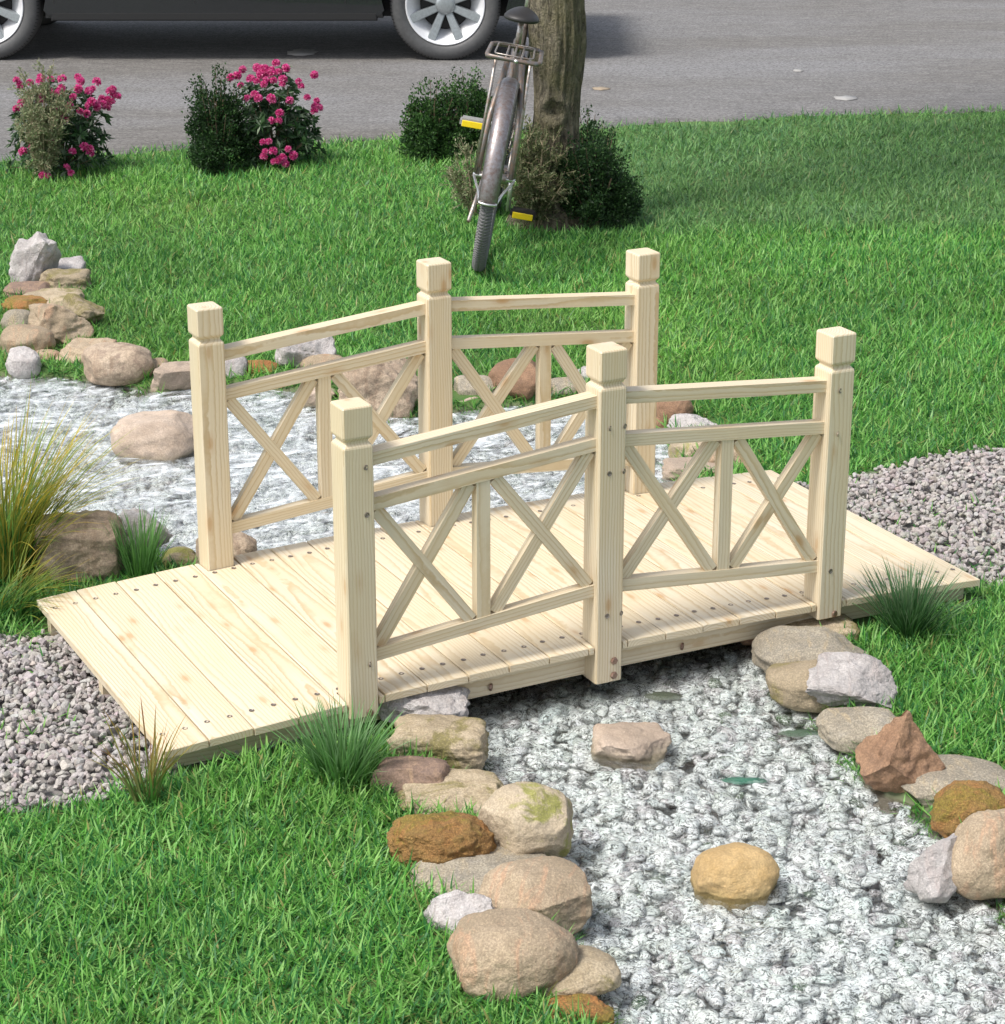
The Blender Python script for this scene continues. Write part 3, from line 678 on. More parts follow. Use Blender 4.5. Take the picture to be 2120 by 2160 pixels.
ROCKS = [
 (68, 552, 98, 108, 'grey', 'angular', 'tall white crag at the left edge, highest stone of its bank', UPL),
 (130, 568, 110, 50, 'grey', 'slab', 'low white stone resting between the tall white crag and the square tan block', UPL),
 (136, 596, 108, 58, 'tanmoss', 'block', 'square yellowish tan block below the low white stone on the lawn edge', UPL),
 (66, 616, 116, 40, 'dark', 'slab', 'flat purplish brown slab left of the square tan block', UPL),
 (110, 636, 132, 46, 'tanmoss', 'slab', 'flat olive stained slab under the square tan block', UPL),
 (55, 648, 100, 44, 'orange', 'slab', 'flat orange stone at the left edge under the brown slab', UPL),
 (174, 662, 92, 74, 'tanmoss', 'angular', 'wedge shaped olive tan stone farthest into the lawn', UPL),
 (44, 680, 76, 50, 'greytan', 'round', 'small grey stone at the left edge below the flat orange stone', UPL),
 (128, 686, 126, 84, 'tan', 'angular', 'large rounded tan stone in front of the wedge shaped olive stone', UPL),
 (60, 724, 110, 70, 'tan', 'round', 'tan stone at the left edge above the small white waterline stone', UPL),
 (50, 766, 70, 62, 'grey', 'round', 'small white stone at the waterline on the left edge', UPL),
 (100, 756, 56, 34, 'tan', 'round', 'little tan stone wedged right of the small white waterline stone', UPL),
 (176, 748, 130, 62, 'tan', 'slab', 'long tan block lying along the waterline, farther left of two', UPL),
 (250, 770, 142, 82, 'mottle', 'round', 'long rounded brown stone dipping into the water beside the tan block', UPL),
 (332, 784, 66, 50, 'tan', 'round', 'small tan stone between the long brown stone and the pale pink one', FAR),
 (376, 797, 116, 68, 'greypink', 'angular', 'pale pink flat topped stone left of the far left post', FAR),
 (485, 782, 72, 62, 'grey', 'round', 'white stone just right of the far left post', FAR),
 (546, 785, 82, 48, 'orange', 'round', 'small yellow brown stone between two white stones on the far bank', FAR),
 (645, 752, 122, 92, 'grey', 'angular', 'big white stone seen over the middle rail of the far left railing', FAR),
 (684, 778, 96, 58, 'tan', 'round', 'pinkish tan stone leaning on the big white stone', FAR),
 (800, 824, 168, 138, 'mottle', 'block', 'biggest brown mottled boulder on the far bank, left of the far middle post', FAR),
 (668, 836, 90, 50, 'greypink', 'slab', 'half sunk pale pink stone in front of the big white stone', FAR),
 (1002, 824, 90, 60, 'greytan', 'round', 'grey brown stone just right of the far middle post', FAR),
 (980, 850, 86, 38, 'greypink', 'slab', 'flat pale stone at the waterline right of the far middle post', FAR),
 (1098, 808, 130, 88, 'brown', 'round', 'red brown stone seen through the far right braces', FAR),
 (1192, 824, 88, 52, 'greytan', 'round', 'olive grey stone right of the red brown one', FAR),
 (1240, 800, 60, 52, 'grey', 'round', 'small white stone behind the near middle post cap', FAR),
 (1300, 840, 80, 60, 'tan', 'round', 'tan stone hidden behind the far right post', FAR),
 (1412, 874, 96, 70, 'brown', 'round', 'red brown stone right of the far right post', FAR),
 (1470, 902, 116, 58, 'grey', 'angular', 'rugged white stone above the mossy one right of the far right post', FAR),
 (1462, 950, 96, 64, 'lime', 'round', 'moss topped stone behind the far right end of the deck', FAR),
 (1540, 972, 112, 66, 'tan', 'round', 'rounded tan stone touching the far right end of the deck', FAR),
 (1468, 996, 142, 62, 'greypink', 'block', 'pink square block against the back of the deck', FAR),
 (332, 930, 180, 104, 'greypink', 'round', 'pinkish stone standing in the upper stream left of the far left post', INW),
 (165, 1162, 186, 168, 'mottle', 'block', 'large squared brown boulder under the arching yellow grass', NB),
 (295, 1128, 128, 98, 'grey', 'angular', 'white stone behind the small green grass tuft at the far left deck corner', NB),
 (376, 1182, 74, 52, 'lime', 'round', 'little mossy stone at the back edge of the deck left of the far left post', NB),
 (476, 1168, 124, 86, 'mottle', 'round', 'grey brown stone wrapped round the foot of the far left post', NB),
 (884, 1490, 200, 108, 'grey', 'angular', 'long white slab tucked under the near deck edge', LFT),
 (925, 1570, 206, 118, 'tanmoss', 'block', 'big square tan block stained with moss at the water edge', LFT),
 (868, 1648, 160, 108, 'dark', 'block', 'dark purplish brown slab left of the square tan block foot', LFT),
 (950, 1684, 242, 96, 'tanmoss', 'slab', 'long low olive tan stone below the dark slab', LFT),
 (1108, 1744, 186, 150, 'lime', 'round', 'egg shaped tan stone with lime green moss on its left side', LFT),
 (932, 1780, 212, 132, 'orange', 'round', 'rough orange porous stone on the lower left bank', LFT),
 (1018, 1848, 286, 122, 'greytan', 'round', 'long smooth grey speckled stone under the orange one', LFT),
 (1130, 1894, 230, 144, 'tan', 'round', 'broad smooth tan stone reaching into the lower stream', LFT),
 (966, 1938, 150, 106, 'grey', 'angular', 'white angular stone left of the broad smooth tan stone', LFT),
 (1082, 2018, 252, 172, 'tan', 'round', 'largest tan stone at the bottom of the lower left bank', LFT),
 (1200, 2056, 200, 108, 'tanmoss', 'round', 'moss patched stone lying right of the largest tan stone', LFT),
 (1222, 2135, 140, 76, 'orange', 'round', 'orange stone cut by the lower edge of the picture', LFT),
 (1602, 1337, 90, 50, 'brown', 'round', 'small brown stone under the deck edge left of the near right post', RGT),
 (1731, 1336, 172, 84, 'tanmoss', 'block', 'flat tan block carrying the near right post', RGT),
 (1710, 1382, 228, 106, 'greytan', 'round', 'broad grey speckled stone below the block under the near right post', RGT),
 (1712, 1442, 184, 100, 'tanmoss', 'round', 'olive tan stone between the broad grey stone and the white one', RGT),
 (1795, 1452, 182, 116, 'grey', 'angular', 'bright white cracked stone on the right bank', RGT),
 (1822, 1538, 180, 90, 'greytan', 'round', 'smooth grey tan stone just below the bright white cracked one', RGT),
 (1900, 1586, 172, 170, 'brown', 'peak', 'pointed red brown stone on the right bank', RGT),
 (2018, 1648, 232, 98, 'greytan', 'round', 'smooth grey stone right of the pointed red brown one', RGT),
 (2050, 1710, 164, 112, 'orange', 'round', 'lumpy yellow orange stone at the right edge', RGT),
 (2092, 1802, 186, 164, 'tan', 'round', 'tall tan stone at the right edge behind the small white one', RGT),
 (1990, 1836, 140, 120, 'grey', 'angular', 'small white stone standing lowest in the row on the right bank', RGT),
 (1330, 1580, 170, 98, 'greypink', 'slab', 'pale pink flat stone in the middle of the lower stream', INW),
 (1550, 1850, 172, 128, 'ochre', 'round', 'ochre yellow stone standing alone on the pebbles', INW),
]
for (cx, cy, w_, h_, mt, shp, lab, grp) in ROCKS:
    zb = -.035
    kw = {}
    if grp == INW: zb = -.075; kw = dict(sink=.82)
    if grp in (FAR,): zb = -.05
    if cx < 215 and cy < 700: zb = -.02
    if shp == 'block': kw = dict(rot=random.uniform(-.12, .12), depth=.62, sink=.85)
    rock(cx, cy, w_, h_, mt, shp, lab, zb=zb, group=grp, **kw)

lawn()
# ------------------------------------------------------------------ grass clumps
def clump(name, px, py, n, Lr, spread, wid, cols, tips, label, cat='grass', lean=(.05, .75), curve=(.2, 1.1), dirbias=None, seed=1, segs=6, z0=0.0):
    global rng
    keep = rng; rng = np.random.default_rng(seed); b = at(px, py, z0)
    rr = spread*np.sqrt(rng.random(n)); ph = rng.uniform(0, 2*np.pi, n); base = np.stack([rr*np.cos(ph), rr*np.sin(ph), np.full(n, -.006)], 1)
    az = ph+rng.normal(0, .5, n)
    if dirbias is not None: az = np.where(rng.random(n) < dirbias[1], dirbias[0]+rng.normal(0, .55, n), az)
    t = rng.random(n); L = Lr[0]+(Lr[1]-Lr[0])*rng.random(n)**.7
    le = lean[0]+(lean[1]-lean[0])*t*(.4+.6*rr/spread); cu = rng.uniform(*curve, n)
    ca = np.array(cols); C = ca[rng.integers(0, len(ca), n)]*rng.uniform(.75, 1.25, n)[:, None]
    tp = np.array(tips); T = tp[rng.integers(0, len(tp), n)]*rng.uniform(.8, 1.2, n)[:, None]
    V, F, C = blades(base, az, le, cu, L, rng.uniform(wid*.7, wid*1.25, n), C, segs, T)
    o = link(name, npmesh(name, V, F, C, smooth=True), LEAF); o.location = b; rng = keep
    return tag(o, label, cat, 'ornamental grass clumps')
G1, G2, G3 = (.05, .15, .03), (.085, .23, .045), (.13, .29, .08)
clump('ornamental_grass', 18, 1215, 470, (.26, .52), .055, .0042, [G1, G2, (.20, .24, .04), (.30, .28, .05)], [(.58, .46, .06), (.30, .34, .06), (.60, .40, .05), (.18, .28, .06)], 'large yellow green grass clump arching from the left edge over a brown boulder', lean=(.02, .6), curve=(.3, 1.25), dirbias=(-YAW+.25, .28), seed=3)
clump('ornamental_grass', 8, 1305, 170, (.12, .25), .05, .004, [G1, G2], [(.30, .30, .04), (.40, .26, .03)], 'small drooping green and yellow grass clump at the left edge near the deck corner', lean=(.1, .8), curve=(.5, 1.4), dirbias=(-YAW, .5), seed=5)
clump('ornamental_grass', 296, 1214, 130, (.12, .20), .038, .0042, [G2, G3], [(.17, .36, .10), (.22, .40, .15)], 'green grass tuft growing at the far left corner of the deck', lean=(.02, .55), curve=(.0, .45), seed=8)
clump('ornamental_grass', 722, 1655, 290, (.12, .20), .045, .0042, [G1, G2, G3], [(.14, .32, .10), (.26, .42, .20)], 'dense green grass tuft in front of the near left post', lean=(.02, .7), curve=(.05, .75), seed=11)
clump('ornamental_grass', 1915, 1345, 300, (.13, .215), .036, .0038, [(.03, .09, .025), G1, (.04, .12, .03)], [(.09, .20, .08), (.20, .28, .16)], 'dark green spiky grass tuft by the right end of the bridge', lean=(.02, .85), curve=(.05, .7), seed=14)
clump('ornamental_grass', 312, 1690, 70, (.10, .235), .030, .0045, [(.17, .21, .07), (.24, .24, .09), G2], [(.42, .24, .04), (.30, .25, .05), (.14, .2, .05), (.40, .14, .05)], 'thin tuft of yellowing grass with orange tips at the near left deck corner', lean=(.02, .5), curve=(.0, .9), seed=17)

# ------------------------------------------------------------------ shrubs
def leaves(P, N, L, Wd, C):
    """folded rhombic leaves at P, pointing along N"""
    n = len(P); ref = rng.normal(size=(n, 3)); s = np.cross(N, ref); s /= np.linalg.norm(s, axis=1)[:, None]+1e-9; u = np.cross(s, N)
    V = np.stack([P, P+N*(L*.45)[:, None]+s*(Wd*.5)[:, None]+u*(Wd*.18)[:, None], P+N*L[:, None], P+N*(L*.45)[:, None]-s*(Wd*.5)[:, None]+u*(Wd*.18)[:, None]], 1)
    off = (np.arange(n)*4)[:, None, None]; F = (np.array([[0, 1, 2], [0, 2, 3]])[None]+off).reshape(-1, 3)
    return V.reshape(-1, 3), F, np.repeat(C, 4, 0)
def unit(v): return v/(np.linalg.norm(v, axis=1)[:, None]+1e-9)
def sticks(name, segsl, mat, parent):
    bm = bmesh.new()
    for p0, p1, r0, r1 in segsl:
        p0, p1 = Vector(p0), Vector(p1); d = (p1-p0); q = d.to_track_quat('Z', 'Y'); rows = []
        for p, r in ((p0, r0), (p1, r1)): rows.append([bm.verts.new(p+q@Vector((r*math.cos(k*math.pi/3), r*math.sin(k*math.pi/3), 0))) for k in range(6)])
        for k in range(6): bm.faces.new((rows[0][k], rows[0][(k+1) % 6], rows[1][(k+1) % 6], rows[1][k]))
        bm.faces.new(rows[1])
    return link(name, bmmesh(name, bm), mat, parent)
def shrub(px, py, wpx, hpx, n, leaf, cols, label, seed, lump=9, shoots=26, cat='shrub', name='shrub', flat=1.0, group='shrubs along the road edge'):
    global rng
    keep = rng; rng = np.random.default_rng(seed); b = at(px, py); k = ppm(b); a = wpx/2/k; H = hpx/k/.95
    root = empty(name, b, (0, 0, 0), label, cat, group)
    # clumps of leaves through an uneven dome
    cc = unit(rng.normal(size=(lump*5, 3))); cc[:, 2] = np.abs(cc[:, 2])*1.0; rad = rng.uniform(.35, .86, (len(cc), 1)); cc = cc*rad*np.array([a*.98, a*.85*flat, H*.80]); cc[:, 2] += H*.10
    cr = rng.uniform(.20, .34, len(cc))*min(a, H)
    which = rng.integers(0, len(cc), n); d = unit(rng.normal(size=(n, 3))); rr = rng.random(n)**.45
    P = cc[which]+d*(rr*cr[which])[:, None]
    # shoots breaking the outline
    sh = unit(rng.normal(size=(shoots, 3))); sh[:, 2] = np.abs(sh[:, 2])+.25; sh = unit(sh); m = n//9; wi = rng.integers(0, shoots, m); t = rng.uniform(.70, 1.03, m)
    ps = sh[wi]*t[:, None]*np.array([a, a*.85*flat, H*.96]); ps += rng.normal(0, .012, (m, 3)); P = np.concatenate([P, ps]); d = np.concatenate([d, unit(sh[wi]+rng.normal(0, .7, (m, 3)))])
    P[:, 2] = np.maximum(P[:, 2], .004)
    N = unit(d+np.array([0, 0, .35])+rng.normal(0, .5, d.shape)); q = len(P)
    ca = np.array(cols); C = ca[rng.integers(0, len(ca), q)]*rng.uniform(.7, 1.3, q)[:, None]
    V, F, C = leaves(P, N, rng.uniform(leaf[0]*.7, leaf[0]*1.3, q), rng.uniform(leaf[1]*.75, leaf[1]*1.25, q), C)
    link('foliage', npmesh('foliage', V, F, C), LEAF, root)
    sg = []
    for _ in range(9):
        e = unit(rng.normal(size=(1, 3)))[0]; e[2] = abs(e[2])+.5; e = e*np.array([a*.5, a*.5, H*.5]); s0 = np.array([e[0]*.12, e[1]*.12, -.01])
        sg.append((s0, e, .006, .003))
    for s_ in sh[:14]: sg.append((s_*np.array([a, a, H])*.35, s_*np.array([a, a*.85, H])*.98, .003, .0012))
    sticks('stems', sg, STEM, root); rng = keep
    return root, a, H
DG = [(.022, .055, .018), (.035, .085, .025), (.05, .11, .03), (.016, .04, .014)]
DG2 = [(.035, .09, .024), (.055, .135, .03), (.085, .18, .045), (.022, .055, .018)]
shrub(912, 336, 140, 165, 11000, (.016, .010), DG2, 'dark green leafy bush at the road edge left of the leaning bicycle', 21)
shrub(985, 326, 160, 180, 11000, (.016, .010), DG2, 'taller bright green bush directly behind the bicycle wheel', 22)
shrub(1252, 476, 205, 215, 14000, (.015, .009), DG, 'round dark evergreen bush growing right of the tree trunk', 23)
shrub(1235, 402, 125, 170, 6000, (.015, .009), DG, 'dark bush behind the tree trunk showing above the round evergreen bush', 24)
shrub(462, 362, 170, 215, 15000, (.015, .009), DG, 'dark green upright bush left of the centre pink rhododendron', 25)
def feathery(px, py, wpx, hpx, n, cols, label, seed):
    global rng
    keep = rng; rng = np.random.default_rng(seed); b = at(px, py); k = ppm(b); a = wpx/2/k; H = hpx/k/.95; root = empty('shrub', b, (0, 0, 0), label, 'shrub', 'feathery shrubs')
    sg = []; Ps, Ns = [], []
    for i in range(n):
        ph = rng.uniform(0, 2*np.pi); sp = rng.uniform(.1, 1)**.8; tip = np.array([a*sp*math.cos(ph), a*sp*math.sin(ph), H*(1.02-.42*sp**1.6)*rng.uniform(.75, 1)])
        p0 = np.array([tip[0]*.08, tip[1]*.08, -.01]); m1 = p0*.5+tip*.5; m1[:2] *= .78; sg += [(p0, m1, .0035, .0026), (m1, tip, .0026, .0012)]
        for j in range(16):
            t = rng.uniform(.2, 1); q = (p0+(m1-p0)*t*2) if t < .5 else (m1+(tip-m1)*(t-.5)*2); dd = unit((tip-p0)[None]+rng.normal(0, .30, (1, 3)))[0]; e = q+dd*rng.uniform(.03, .08)
            sg.append((q, e, .0015, .0008)); u = rng.random(20)[:, None]; Ps.append(q+(e-q)*u+rng.normal(0, .006, (20, 3))); Ns.append(unit(dd[None]+rng.normal(0, .7, (20, 3))))
    P = np.concatenate(Ps); N = np.concatenate(Ns); q = len(P); ca = np.array(cols); C = ca[rng.integers(0, len(ca), q)]*rng.uniform(.75, 1.25, q)[:, None]
    V, F, C = leaves(P, N, rng.uniform(.012, .022, q), rng.uniform(.005, .008, q), C)
    link('foliage', npmesh('foliage', V, F, C), LEAF, root); sticks('stems', sg, PALESTEM, root); rng = keep
FG = [(.22, .26, .13), (.28, .31, .17), (.16, .21, .10), (.32, .32, .19)]
feathery(96, 380, 120, 238, 26, FG, 'feathery grey green shrub with pale stems in front of the left pink rhododendron', 31)
feathery(1130, 482, 165, 205, 48, [(.16, .19, .08), (.22, .23, .12), (.12, .15, .07)], 'feathery brownish shrub in front of the tree trunk base', 32)
feathery(1000, 455, 120, 165, 7, FG, 'thin wispy pale shrub behind the bicycle wheel left of the trunk', 33)
def rhodo(px, py, wpx, hpx, nw, flowers, label, seed):
    global rng
    keep = rng; rng = np.random.default_rng(seed); b = at(px, py); k = ppm(b); a = wpx/2/k; H = hpx/k/.95
    root = empty('rhododendron', b, (0, 0, 0), label, 'flowering shrub', 'pink rhododendrons')
    d = unit(rng.normal(size=(nw, 3))); d[:, 2] = np.abs(d[:, 2])*1.1; d = unit(d); rr = rng.uniform(.45, 1.0, nw); tips = d*rr[:, None]*np.array([a*.93, a*.8, H*.86]); tips[:, 2] += H*.06
    m = 11; ph = np.tile(np.arange(m)*2*np.pi/m, nw)+np.repeat(rng.random(nw)*6, m); ax = np.repeat(unit(d+np.array([0, 0, .5])), m, 0); ref = np.cross(ax, np.array([.3, .2, 1.])); ref = unit(ref); r2 = np.cross(ax, ref)
    N = unit(ref*np.cos(ph)[:, None]+r2*np.sin(ph)[:, None]+ax*rng.uniform(-.25, .75, (nw*m, 1))); P = np.repeat(tips, m, 0)
    q = len(P); ca = np.array([(.035, .085, .03), (.06, .13, .045), (.022, .05, .022), (.20, .26, .17)]); C = ca[rng.choice(4, q, p=[.3, .32, .2, .18])]*rng.uniform(.75, 1.25, q)[:, None]
    V, F, C = leaves(P, N, rng.uniform(.034, .06, q), rng.uniform(.013, .020, q), C); link('foliage', npmesh('foliage', V, F, C), LEAF, root)
    sticks('stems', [((0, 0, 0), t*.97, .005, .0018) for t in tips[:60]], STEM, root)
    # one truss of florets, copied
    fl = []
    for i in range(19):
        n_ = unit(rng.normal(size=(1, 3)))[0]; n_[2] = abs(n_[2])-.25
        for j in range(5):
            fl.append((n_, j))
    nn = np.array([f[0] for f in fl]); jj = np.array([f[1] for f in fl])*2*np.pi/5; nn = unit(nn); rf = unit(np.cross(nn, np.array([.2, .5, .9]))); rs = np.cross(nn, rf)
    PN = unit(nn*.55+rf*np.cos(jj)[:, None]+rs*np.sin(jj)[:, None]); PP = nn*.010; cc = np.array([(.68, .05, .28), (.78, .14, .40), (.55, .03, .20), (.85, .32, .52)])[rng.choice(4, len(nn), p=[.3, .32, .13, .25])]
    V, F, C = leaves(PP, PN, np.full(len(nn), .0165), np.full(len(nn), .013), cc); fm = npmesh('flower_cluster', V, F, C); fm.materials.append(PETAL)
    fr = np.array(flowers)[rng.integers(0, len(flowers), 22)]+rng.normal(0, 11, (22, 2))
    for (fx, fy) in list(flowers)+[tuple(q) for q in fr]:
        # stand each truss on the dome of the bush where the photograph shows one
        dr = ray(fx, fy); best = None; sc = np.array([a, a*.88, H]); o_ = (CAM-b)/sc; e_ = dr/sc; A = e_@e_; Bq = 2*o_@e_; Cq = o_@o_-1.0; D = Bq*Bq-4*A*Cq
        t = (-Bq-math.sqrt(D))/(2*A) if D > 0 else -Bq/(2*A)
        p = CAM+dr*t-b; p[2] = max(p[2], .02)
        o = bpy.data.objects.new('flower_cluster', fm); COL.objects.link(o); o.parent = root; o.location = p; s = rng.uniform(.8, 1.12); o.scale = (s, s, s); o.rotation_euler = (rng.normal(0, .4), rng.normal(0, .4), rng.uniform(0, 6))
    rng = keep
FL1 = [(41, 180), (63, 175), (86, 164), (107, 168), (131, 167), (165, 163), (204, 173), (166, 187), (130, 186), (107, 193), (196, 188), (155, 205), (238, 199), (248, 203), (215, 212), (200, 218), (193, 215), (228, 211), (46, 218), (35, 230), (127, 232), (225, 228), (205, 226), (90, 203), (147, 223), (114, 262), (69, 310), (49, 320), (104, 293), (140, 353), (150, 365), (189, 315), (153, 320), (90, 370), (183, 240), (60, 200)]
FL2 = [(512, 147), (543, 147), (560, 150), (573, 147), (587, 152), (603, 144), (500, 160), (487, 164), (542, 172), (508, 180), (577, 170), (630, 172), (663, 158), (545, 208), (521, 208), (575, 213), (611, 212), (648, 206), (668, 213), (672, 228), (663, 234), (590, 239), (555, 300), (560, 320), (578, 341), (592, 336), (619, 328), (565, 155), (550, 157), (635, 182), (557, 178)]
rhodo(130, 360, 250, 205, 230, FL1, 'pink flowering rhododendron at the left edge behind a feathery shrub', 41)
rhodo(582, 345, 215, 212, 210, FL2, 'pink flowering rhododendron beside the dark upright bush at the road edge', 42)

# ------------------------------------------------------------------ tree
def tree():
    b = at(1163, 478); b = b+FW*np.array([1, 1, 0])*.10; root = empty('tree', (b[0], b[1], 0), (0, 0, 0), 'rough mossy tree trunk standing on the lawn beside the leaning bicycle', 'tree')
    M = MT('mossy_fissured_bark'); v = M.objco()
    a = M.noise(M.vmul(v, (46, 46, 12)), 1.0, 6, .7, 1.0); bn = M.noise(v, 60, 5, .7); g = M.noise(v, 6, 4, .6)
    c = M.mix(M.ramp(a, [(.35, 0.0), (.62, 1.0)]), (.06, .05, .035), (.38, .33, .23)); c = M.mix(M.ramp(g, [(.42, 0.0), (.62, .65)]), c, (.22, .20, .09)); c = M.mix(M.ramp(bn, [(.55, 0.0), (.72, .5)]), c, (.42, .38, .30))
    bark = M.fin(c, .95, M.bump(M.math('ADD', a, M.math('MULTIPLY', bn, .8)), 1.0, .06))
    nz, na = 240, 120; zs = np.linspace(-.06, 4.2, nz); V = []
    for z in zs:
        rad = .112+.075*math.exp(-max(z, 0)/.10)+.012*math.exp(-((z-.80)/.14)**2)-.012*math.exp(-((z-.45)/.2)**2)-.010*z*.5
        th = np.linspace(0, 2*np.pi, na, endpoint=False); q = np.stack([np.cos(th)*2.2, np.sin(th)*2.2, np.full(na, z*2.0)], 1)
        f = 1+.16*(vnoise(q+5)-.5)+.14*(vnoise(np.stack([np.cos(th)*9, np.sin(th)*9, np.full(na, z*3.5)], 1)+9)-.5)+.16*(vnoise(np.stack([np.cos(th)*7+.4, np.sin(th)*7, np.full(na, z*4)], 1)*2+3)-.5)
        V.append(np.stack([rad*f*np.cos(th)+.02*z*RT[0]+.012*math.sin(z*3), rad*f*np.sin(th)+.02*z*RT[1], np.full(na, z)], 1))
    # a healed knot on the camera side
    V = np.concatenate(V); kx = -FW[:2]/np.linalg.norm(FW[:2])
    cen = np.array([kx[0]*.105, kx[1]*.105, .50]); dd = np.linalg.norm((V-cen), axis=1); ring = np.exp(-((dd-.055)/.018)**2)*.022-np.exp(-(dd/.034)**2)*.035
    out = V.copy(); out[:, 2] = 0; out = unit(out); V = V+out*ring[:, None]
    i = np.arange(nz*na).reshape(nz, na); F = np.stack([i[:-1], np.roll(i, -1, 1)[:-1], np.roll(i, -1, 1)[1:], i[1:]], -1).reshape(-1, 4)
    link('trunk', npmesh('trunk', V, F, smooth=True), bark, root)
    top = np.array([.08, 0, 4.1]); sg = []; cl = []
    for k in range(9):
        d = np.array([math.cos(k*.9), math.sin(k*.9), rng.uniform(.5, 1.1)]); m1 = top+d*np.array([.5, .5, .5]); e = top+d*np.array([1.1, 1.1, 1.2]); sg += [(top-np.array([0, 0, .3+.04*k]), m1, .05, .032), (m1, e, .032, .01)]; cl += [m1, e, (m1+e)/2+rng.normal(0, .2, 3)]
    sticks('limbs', sg, bark, root)
    cl = np.array(cl); n = 3500; wi = rng.integers(0, len(cl), n); P = cl[wi]+rng.normal(0, .26, (n, 3)); C = np.array(DG2)[rng.integers(0, 4, n)]
    V, F, C = leaves(P, unit(rng.normal(size=(n, 3))), rng.uniform(.05, .09, n), rng.uniform(.03, .05, n), C); link('crown', npmesh('crown', V, F, C), LEAF, root)
tree()

# ------------------------------------------------------------------ bicycle
def tube(name, pts, r, mat, parent, closed=False, ns=10, smooth=True, r1=None):
    bm = bmesh.new(); P = [Vector(p) for p in pts]; n = len(P); rows = []; prevx = None
    for i, p in enumerate(P):
        if closed: d = (P[(i+1) % n]-P[i-1])
        else: d = P[min(i+1, n-1)]-P[max(i-1, 0)]
        d.normalize()
        x = prevx if prevx is not None else d.orthogonal(); x = (x-d*x.dot(d)).normalized(); y = d.cross(x); prevx = x
        rr = r if r1 is None else r+(r1-r)*i/(n-1)
        rows.append([bm.verts.new(p+(x*math.cos(2*math.pi*k/ns)+y*math.sin(2*math.pi*k/ns))*rr) for k in range(ns)])
    pairs = list(zip(rows, rows[1:]))+([(rows[-1], rows[0])] if closed else [])
    for a, b in pairs:
        for k in range(ns): bm.faces.new((a[k], a[(k+1) % ns], b[(k+1) % ns], b[k]))
    if not closed: bm.faces.new(rows[0][::-1]); bm.faces.new(rows[-1])
    return link(name, bmmesh(name, bm, smooth), mat, parent)
